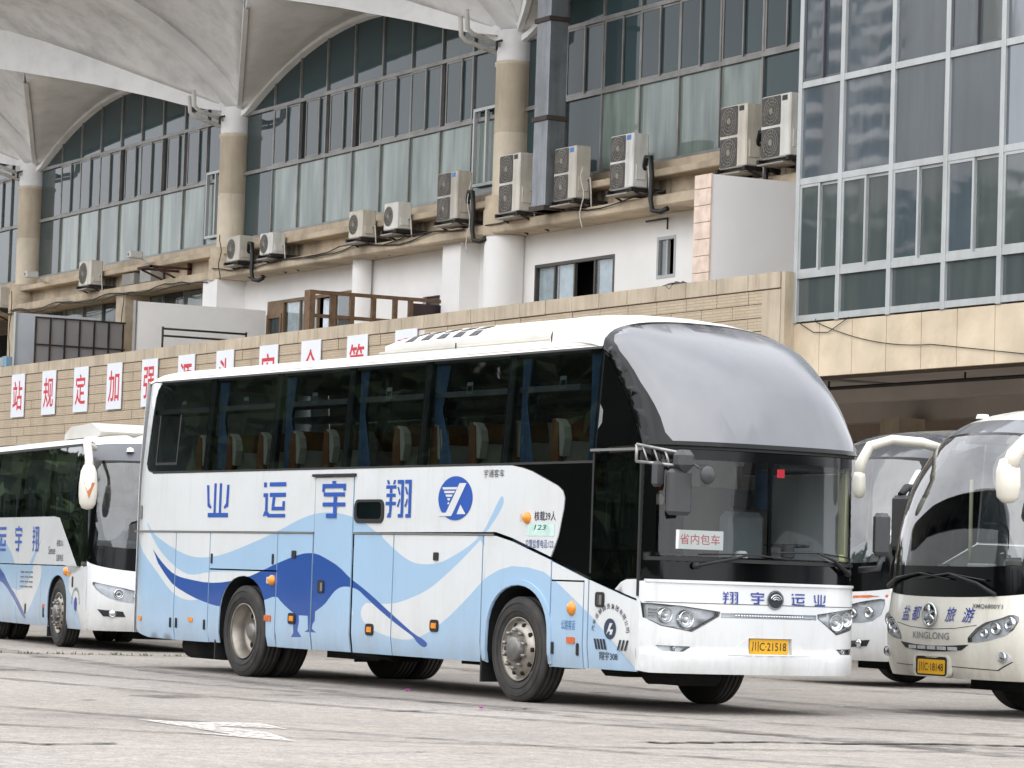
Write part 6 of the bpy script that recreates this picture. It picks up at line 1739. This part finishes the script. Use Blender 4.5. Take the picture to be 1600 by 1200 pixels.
# ---- the cream coach at the right edge
def cream_coach():
    q = dict(W=2.36, z0=.37, belt=1.05, w0=1.75, w1=2.82, axle=-3.9, rear=-5.9, R=.49, body=cream_p, roof=cream_p, visor=M('dark_grey_visor', '#5a5d62', .25, coat=.6, var=.06),
             E=[(1.60, 1.26), (1.57, 1.6), (1.50, 2.0), (1.36, 2.35), (1.16, 2.62), (1.02, 2.75), (.86, 2.86), (.55, 2.95), (.1, 2.98)],
             C=[(1.97, 1.185), (1.96, 1.6), (1.90, 2.0), (1.78, 2.38), (1.60, 2.70), (1.44, 2.88), (1.22, 3.02), (.85, 3.13), (.2, 3.18)],
             I=[0, .01, .03, .05, .08, .10, .13, .17, .2], tglass=.60, tvisor=.74, divs=[-5.7, -3.6, -1.5, .6], gaps=[-2.5, -.8], rows=3, g=(2.2, 1.9),
             wgl=glass('tall_windscreen_glass', '#c4cccc', .06, 2.35, .012, '#0c1012', .02),
             lamps=[chaikin([(.05, 1.0), (.13, 1.035), (.22, .99), (.45, .93), (.66, .735), (.45, .745), (.30, .775), (.12, .84)], 1)], bowls=[(.16, .94, .07), (.30, .885, .06), (.43, .84, .045)],
             fog=circ(.20, .605, .07, 18, .055), fogm=silver)
    B, S, SF, D, FM = coach2('cream coach with tall curved windscreen, cut by the right edge of the picture', (-28.48, 21.65, 0), -math.pi / 2, q)
    flat = lambda b, z, o: (FM(1.18, .5)[0] + .01 + o, b, z)
    rc = patch('plate_frame', rrect(.91, .385, 1.46, .58, .04), flat, black_pl, B, off=.0, thick=.05)
    patch('plate_surround', rrect(.88, .375, 1.49, .60, .06), flat, cream_p, rc, holes=[rrect(.91, .385, 1.46, .58, .04)], off=.012, thick=.05)
    plate(rc, flat, .95, .402, 1.41, .548, '川C·18148', .006)
    lg = G().lathe([(.095, 0), (.12, .02), (.125, .035), (.105, .04), (.1, .02), (.001, .02)], 28, FM(1.17, 1.0), 'x').make('badge', chrome, B)
    for k in range(3):
        an = math.radians(90 + 120 * k); p = FM(1.17, 1.0, .03)
        G().tube([p, (p[0], p[1] + .1 * math.cos(an), p[2] + .1 * math.sin(an))], [.028, .010], 6).make('badge_spoke', chrome, lg)
    for ch, x in zip('盐都旅游', (.61, .82, 1.40, 1.66)): letters('lettering', ch, FM, x, .935, x + .17, 1.085, letter_n, B, .006, .006, .25)
    letters('maker_lettering', 'KINGLONG', FM, .87, .755, 1.49, .825, M('lettering_metal', '#8d9092', .3, .5), B, .01, .008)
    letters('model_lettering', 'XMQ6800Y1', FM, 1.78, 1.075, 2.14, 1.125, M('badge_grey', '#6b6f72'), B, .008, .01)
    gr = patch('grille', [(.60, .715), (.9, .695), (1.18, .688), (1.46, .695), (1.76, .715), (1.66, .655), (1.4, .635), (1.18, .63), (.96, .635), (.70, .655)], FM, black_pl, B, off=.004, thick=.02, step=.08)
    for k in range(5): patch('grille_bar', R4(.78 + .17 * k, .65, .92 + .17 * k, .685), FM, silver, gr, off=.01, thick=.006)
    patch('hood_seam', [(.5, .915), (.8, .875), (1.18, .858), (1.56, .875), (1.86, .915), (1.86, .909), (1.56, .869), (1.18, .852), (.8, .869), (.5, .909)], FM, black_r, B, off=.002, thick=0, step=.06)
    patch('bumper_seam', [(.45, .49), (.9, .48), (.9, .474), (.45, .484)], FM, black_r, B, off=.002, thick=0); patch('bumper_seam', [(1.5, .485), (2.1, .47), (2.25, .56), (2.24, .566), (2.09, .478), (1.5, .492)], FM, black_r, B, off=.002, thick=0, step=.06)
    # mirrors
    sw = M('mirror_cream', '#d9d5c8', .35, coat=.4, var=.05, vs=4, dirt=.2)
    arm = G().tube([(1.08, .12, 2.72), (1.35, .0, 2.80), (1.66, -.10, 2.82), (1.90, -.16, 2.74), (2.0, -.18, 2.55), (2.01, -.18, 2.40)], [.05, .055, .05, .055, .06, .055], 12).make('mirror_arm', sw, B)
    G().lathe([(.02, 2.48), (.055, 2.46), (.065, 2.40), (.07, 2.3), (.06, 2.22), (.03, 2.19), (.01, 2.185)], 18, (2.01, -.18, 0), 'z').make('mirror_head', sw, arm)
    arm = G().tube([(1.05, 2.22, 2.72), (1.5, 2.42, 2.82), (1.85, 2.45, 2.74), (1.98, 2.44, 2.6), (2.0, 2.40, 2.45)], [.055, .06, .07, .08, .09], 12).make('mirror_arm', sw, B)
    G().lathe([(.02, 2.58), (.09, 2.55), (.12, 2.45), (.125, 2.3), (.11, 2.18), (.06, 2.13), (.01, 2.12)], 18, (2.0, 2.38, 0), 'z').make('mirror_head', sw, arm)
    # wipers, stickers, dash clutter
    for pts in ([(.10, 1.28), (.45, 1.36), (.95, 1.42)], [(2.08, 1.22), (1.85, 1.33), (1.45, 1.42)]):
        e = pts[-1]
        g = G().tube([FM(b, z, .05) for b, z in pts], [.025, .018, .01], 6).tube([FM(max(.15, e[0] - .5), e[1] - .05, .04), FM(e[0], e[1], .05), FM(min(2.2, e[0] + .5), e[1] - .06, .04)], .010, 5)
        g.make('wiper', black_r, B)
    pt = patch('paper_sticker', R4(-.93, .165, -.84, .24), D, M('white_card', '#e4e2df'), B, off=-.006, thick=0, step=.05)
    G().tube([(1.35, .9, 1.3), (1.35, .9, 2.4)], .02, 6).make('hand_pole', M('cream_trim', '#d8d2ae'), B)
    G().box((1.6, 1.35, 1.45), (1.72, 1.7, 1.53), 0, .01).make('dash_paper', M('white_card', '#e4e2df'), B)
    G().box((1.55, .72, 1.3), (1.65, .86, 1.52), 0, .02).make('dash_phone', black_pl, B)
    G().lathe([(.001, .05), (.06, .045), (.075, 0)], 14, D(-.5, .80), 'z').make('marker_lamp', M('clear_marker', '#d8d8d2'), B)
cream_coach()

# ---- the coach half hidden between the two
def hidden_coach():
    q = dict(W=2.5, z0=.33, belt=1.15, w0=1.9, w1=3.05, axle=-4.5, rear=-7.2, R=.5, body=white_p, roof=M('black_roof', '#33363a', .3, coat=.5, var=.08), visor=M('black_visor', '#3a3d42', .25, coat=.6, var=.06),
             E=[(1.85, 1.28), (1.8, 1.7), (1.68, 2.1), (1.5, 2.5), (1.3, 2.8), (1.15, 2.98), (.95, 3.1), (.6, 3.2), (.1, 3.25)],
             C=[(2.2, 1.2), (2.17, 1.7), (2.08, 2.1), (1.93, 2.5), (1.75, 2.8), (1.58, 3.02), (1.3, 3.2), (.9, 3.33), (.2, 3.4)],
             I=[0, .01, .03, .05, .08, .10, .13, .17, .2], tglass=.58, tvisor=.86, divs=[-7.0, -4.6, -2.0, .6], gaps=[-2.5], rows=2,
             wgl=glass('hidden_screen_glass', '#c4cccc', .06, 2.35, .012, '#0c1012', .02),
             lamps=[chaikin([(.03, 1.12), (.12, 1.13), (.75, 1.0), (.72, .86), (.4, .80), (.08, .86)], 1)], bowls=[(.25, .95, .07), (.5, .93, .06)],
             fog=[(.2, .6), (.5, .58), (.5, .5), (.25, .52)])
    B, S, SF, D, FM = coach2('white coach with black roof front, half hidden between the big coach and the cream coach', (-37.15, 26.2, 0), -math.pi / 2, q)
    W = 2.5
    patch('orange_strip', [(W - .03, 1.185), (W - .5, 1.16), (W - .5, 1.13), (W - .03, 1.15)], FM, orange, B, off=.006, thick=.01)
    arm = G().tube([(1.4, W - .05, 2.55), (1.9, W + .25, 2.55), (2.0, W + .28, 2.45)], .05, 8).make('mirror_arm', black_pl, B)
    G().box((1.9, W + .12, 1.75), (2.06, W + .42, 2.45), 0, .05).make('mirror_head', black_pl, arm)
    patch('pillar_stripe', [(.93, .2), (.96, .2), (.97, .5), (.94, .5)], D, white_p, B, off=.006, thick=0, step=.05)
hidden_coach()

# ================================================================== fallen petals
for x, y, lab in ((-31.06, 15.62, 'pink petal on the ground beside the big coach, left one'), (-27.02, 14.36, 'pink petal on the ground by the front wheel, nearer one')):
    V = []; F = []
    for k in range(5):
        an = 1.26 * k; n = len(V)
        V += [(x, y, .008), (x + .03 * math.cos(an - .5), y + .03 * math.sin(an - .5), .03), (x + .055 * math.cos(an), y + .055 * math.sin(an), .022), (x + .03 * math.cos(an + .5), y + .03 * math.sin(an + .5), .03)]
        F.append((n, n + 1, n + 2, n + 3))
    tag(mk('petal', V, F, M('magenta_petal', '#b5389a', .6, var=.1)), lab, 'petal', 'fallen pink petals')

# ================================================================== what the glass mirrors: wooded ridge and flats behind the photographer
def behind():
    r = random.Random(21)
    V = []; F = []
    def clump(x, y, z, s):
        n = len(V)
        for k in range(14):
            th = r.uniform(0, 6.283); ph = math.acos(r.uniform(-.4, 1)); rad = s * r.uniform(.75, 1.1)
            c = Vector((x + rad * math.sin(ph) * math.cos(th), y + rad * math.sin(ph) * math.sin(th), z + rad * math.cos(ph)))
            for j in range(4):
                a = Vector((r.uniform(-1, 1), r.uniform(-1, 1), r.uniform(-1, 1))).normalized() * s * .5
                b = Vector((r.uniform(-1, 1), r.uniform(-1, 1), r.uniform(-1, 1))).normalized() * s * .5
                m = len(V); V.extend([c, c + a, c + b]); F.append((m, m + 1, m + 2))
    for i in range(300):
        x = -330 + 400 * i / 300 + r.uniform(-2, 2); y = -62 + r.uniform(-5, 5); h = 8.5 + 5.6 * math.exp(-((x + 150) / 75) ** 2) + .9 * math.sin(x * .11) + .7 * math.sin(x * .37 + 1)
        for k in range(5): clump(x + r.uniform(-1.5, 1.5), y + r.uniform(-2, 2), h * (.2 + .2 * k), 2.0 * r.uniform(.8, 1.2))
    for i in range(64):      # nearer row of tall trees
        x = -118 + 66 * i / 64 + r.uniform(-1, 1); y = -15 + r.uniform(-2.5, 2.5); h = 14.2 + 1.6 * math.sin(x * .3) + .9 * math.sin(x * 1.1) - .03 * (x + 90)
        for k in range(7): clump(x + r.uniform(-1.2, 1.2), y + r.uniform(-1.5, 1.5), h * (.12 + .14 * k), 1.7 * r.uniform(.8, 1.2))
    for i in range(150):     # wooded slope far to the left
        y = -48 + 100 * i / 150; h = 15 + 2 * math.sin(y * .12) + 1.5 * math.sin(y * .5)
        for k in range(8): clump(-190 + r.uniform(-2, 2) - 12 * k / 8, y + r.uniform(-1.5, 1.5), h * (.12 + .125 * k), 2.6 * r.uniform(.8, 1.2))
    for x, y, h in ((-152, -46, 23), (-140, -44, 20), (-128, -47, 17), (-171, -52, 21), (-118, -40, 13)):
        for k in range(26): clump(x + r.gauss(0, 4), y + r.gauss(0, 3), h * r.uniform(.35, .95), 2.4)
    tag(mk('far_wood', V, F, M('wood_green', '#3f4f33', .9, var=.5, vs=.4)), 'dark wooded ridge mirrored in the coach windows', 'wood', kind='stuff')
    hv = []
    for i in range(41):
        x = -350 + 450 * i / 40
        hv += [(x, -58, 0), (x, -66, 5.5 + 3.5 * math.exp(-((x + 150) / 75) ** 2)), (x, -90, 0)]
    tag(mk('ridge', hv, [(3 * i + j, 3 * i + 3 + j, 3 * i + 4 + j, 3 * i + 1 + j) for i in range(40) for j in range(2)], M('ridge_green', '#37432c', .9, var=.4, vs=.2)), kind='structure')
    wall = M('tower_wall', '#b3afa8', .8, var=.1)
    for X, Y, h, lab in ((-330, -165, 95, 'pale apartment tower mirrored in the annexe glass, taller one'), (-285, -180, 70, 'pale apartment tower mirrored in the annexe glass, lower one')):
        T = empty('apartment_tower', (X, Y, 0), lab, 'building', 'apartment towers mirrored in the glass')
        box('wall', (X - 12, Y - 10, 0), (X + 12, Y + 10, h), wall, T)
        for f in range(5, int(h / 3.2)):
            for x0, x1 in ((-11.2, -3.5), (3.5, 11.2)):
                box('balcony', (X + x0, Y + 10.01, 3.2 * f), (X + x1, Y + 11.8, 3.2 * f + 1.1), M('tower_white', '#e0ddd8', .8), T)
                box('window', (X + x0, Y + 10.005, 3.2 * f + 1.1), (X + x1, Y + 10.03, 3.2 * f + 3.0), M('tower_window', '#2d343a', .3), T)
            box('window', (X - 2.2, Y + 10.0, 3.2 * f + .8), (X + 2.2, Y + 10.06, 3.2 * f + 2.4), M('tower_window', '#2d343a', .3), T)
behind()

# a second big crane-livery coach waits outside the picture on the right; the windscreen mirrors its side
def copy_tree(o, parent=None):
    c = o.copy(); COL.objects.link(c); c.parent = parent
    for ch in list(o.children): copy_tree(ch, c)
    return c
T = copy_tree(MAIN)
T.location = (-17.6, 25.2, 0); T.rotation_euler = (0, 0, -math.pi / 2)
T['label'] = 'second large crane-livery coach, outside the right edge, mirrored in the windscreen of the first'
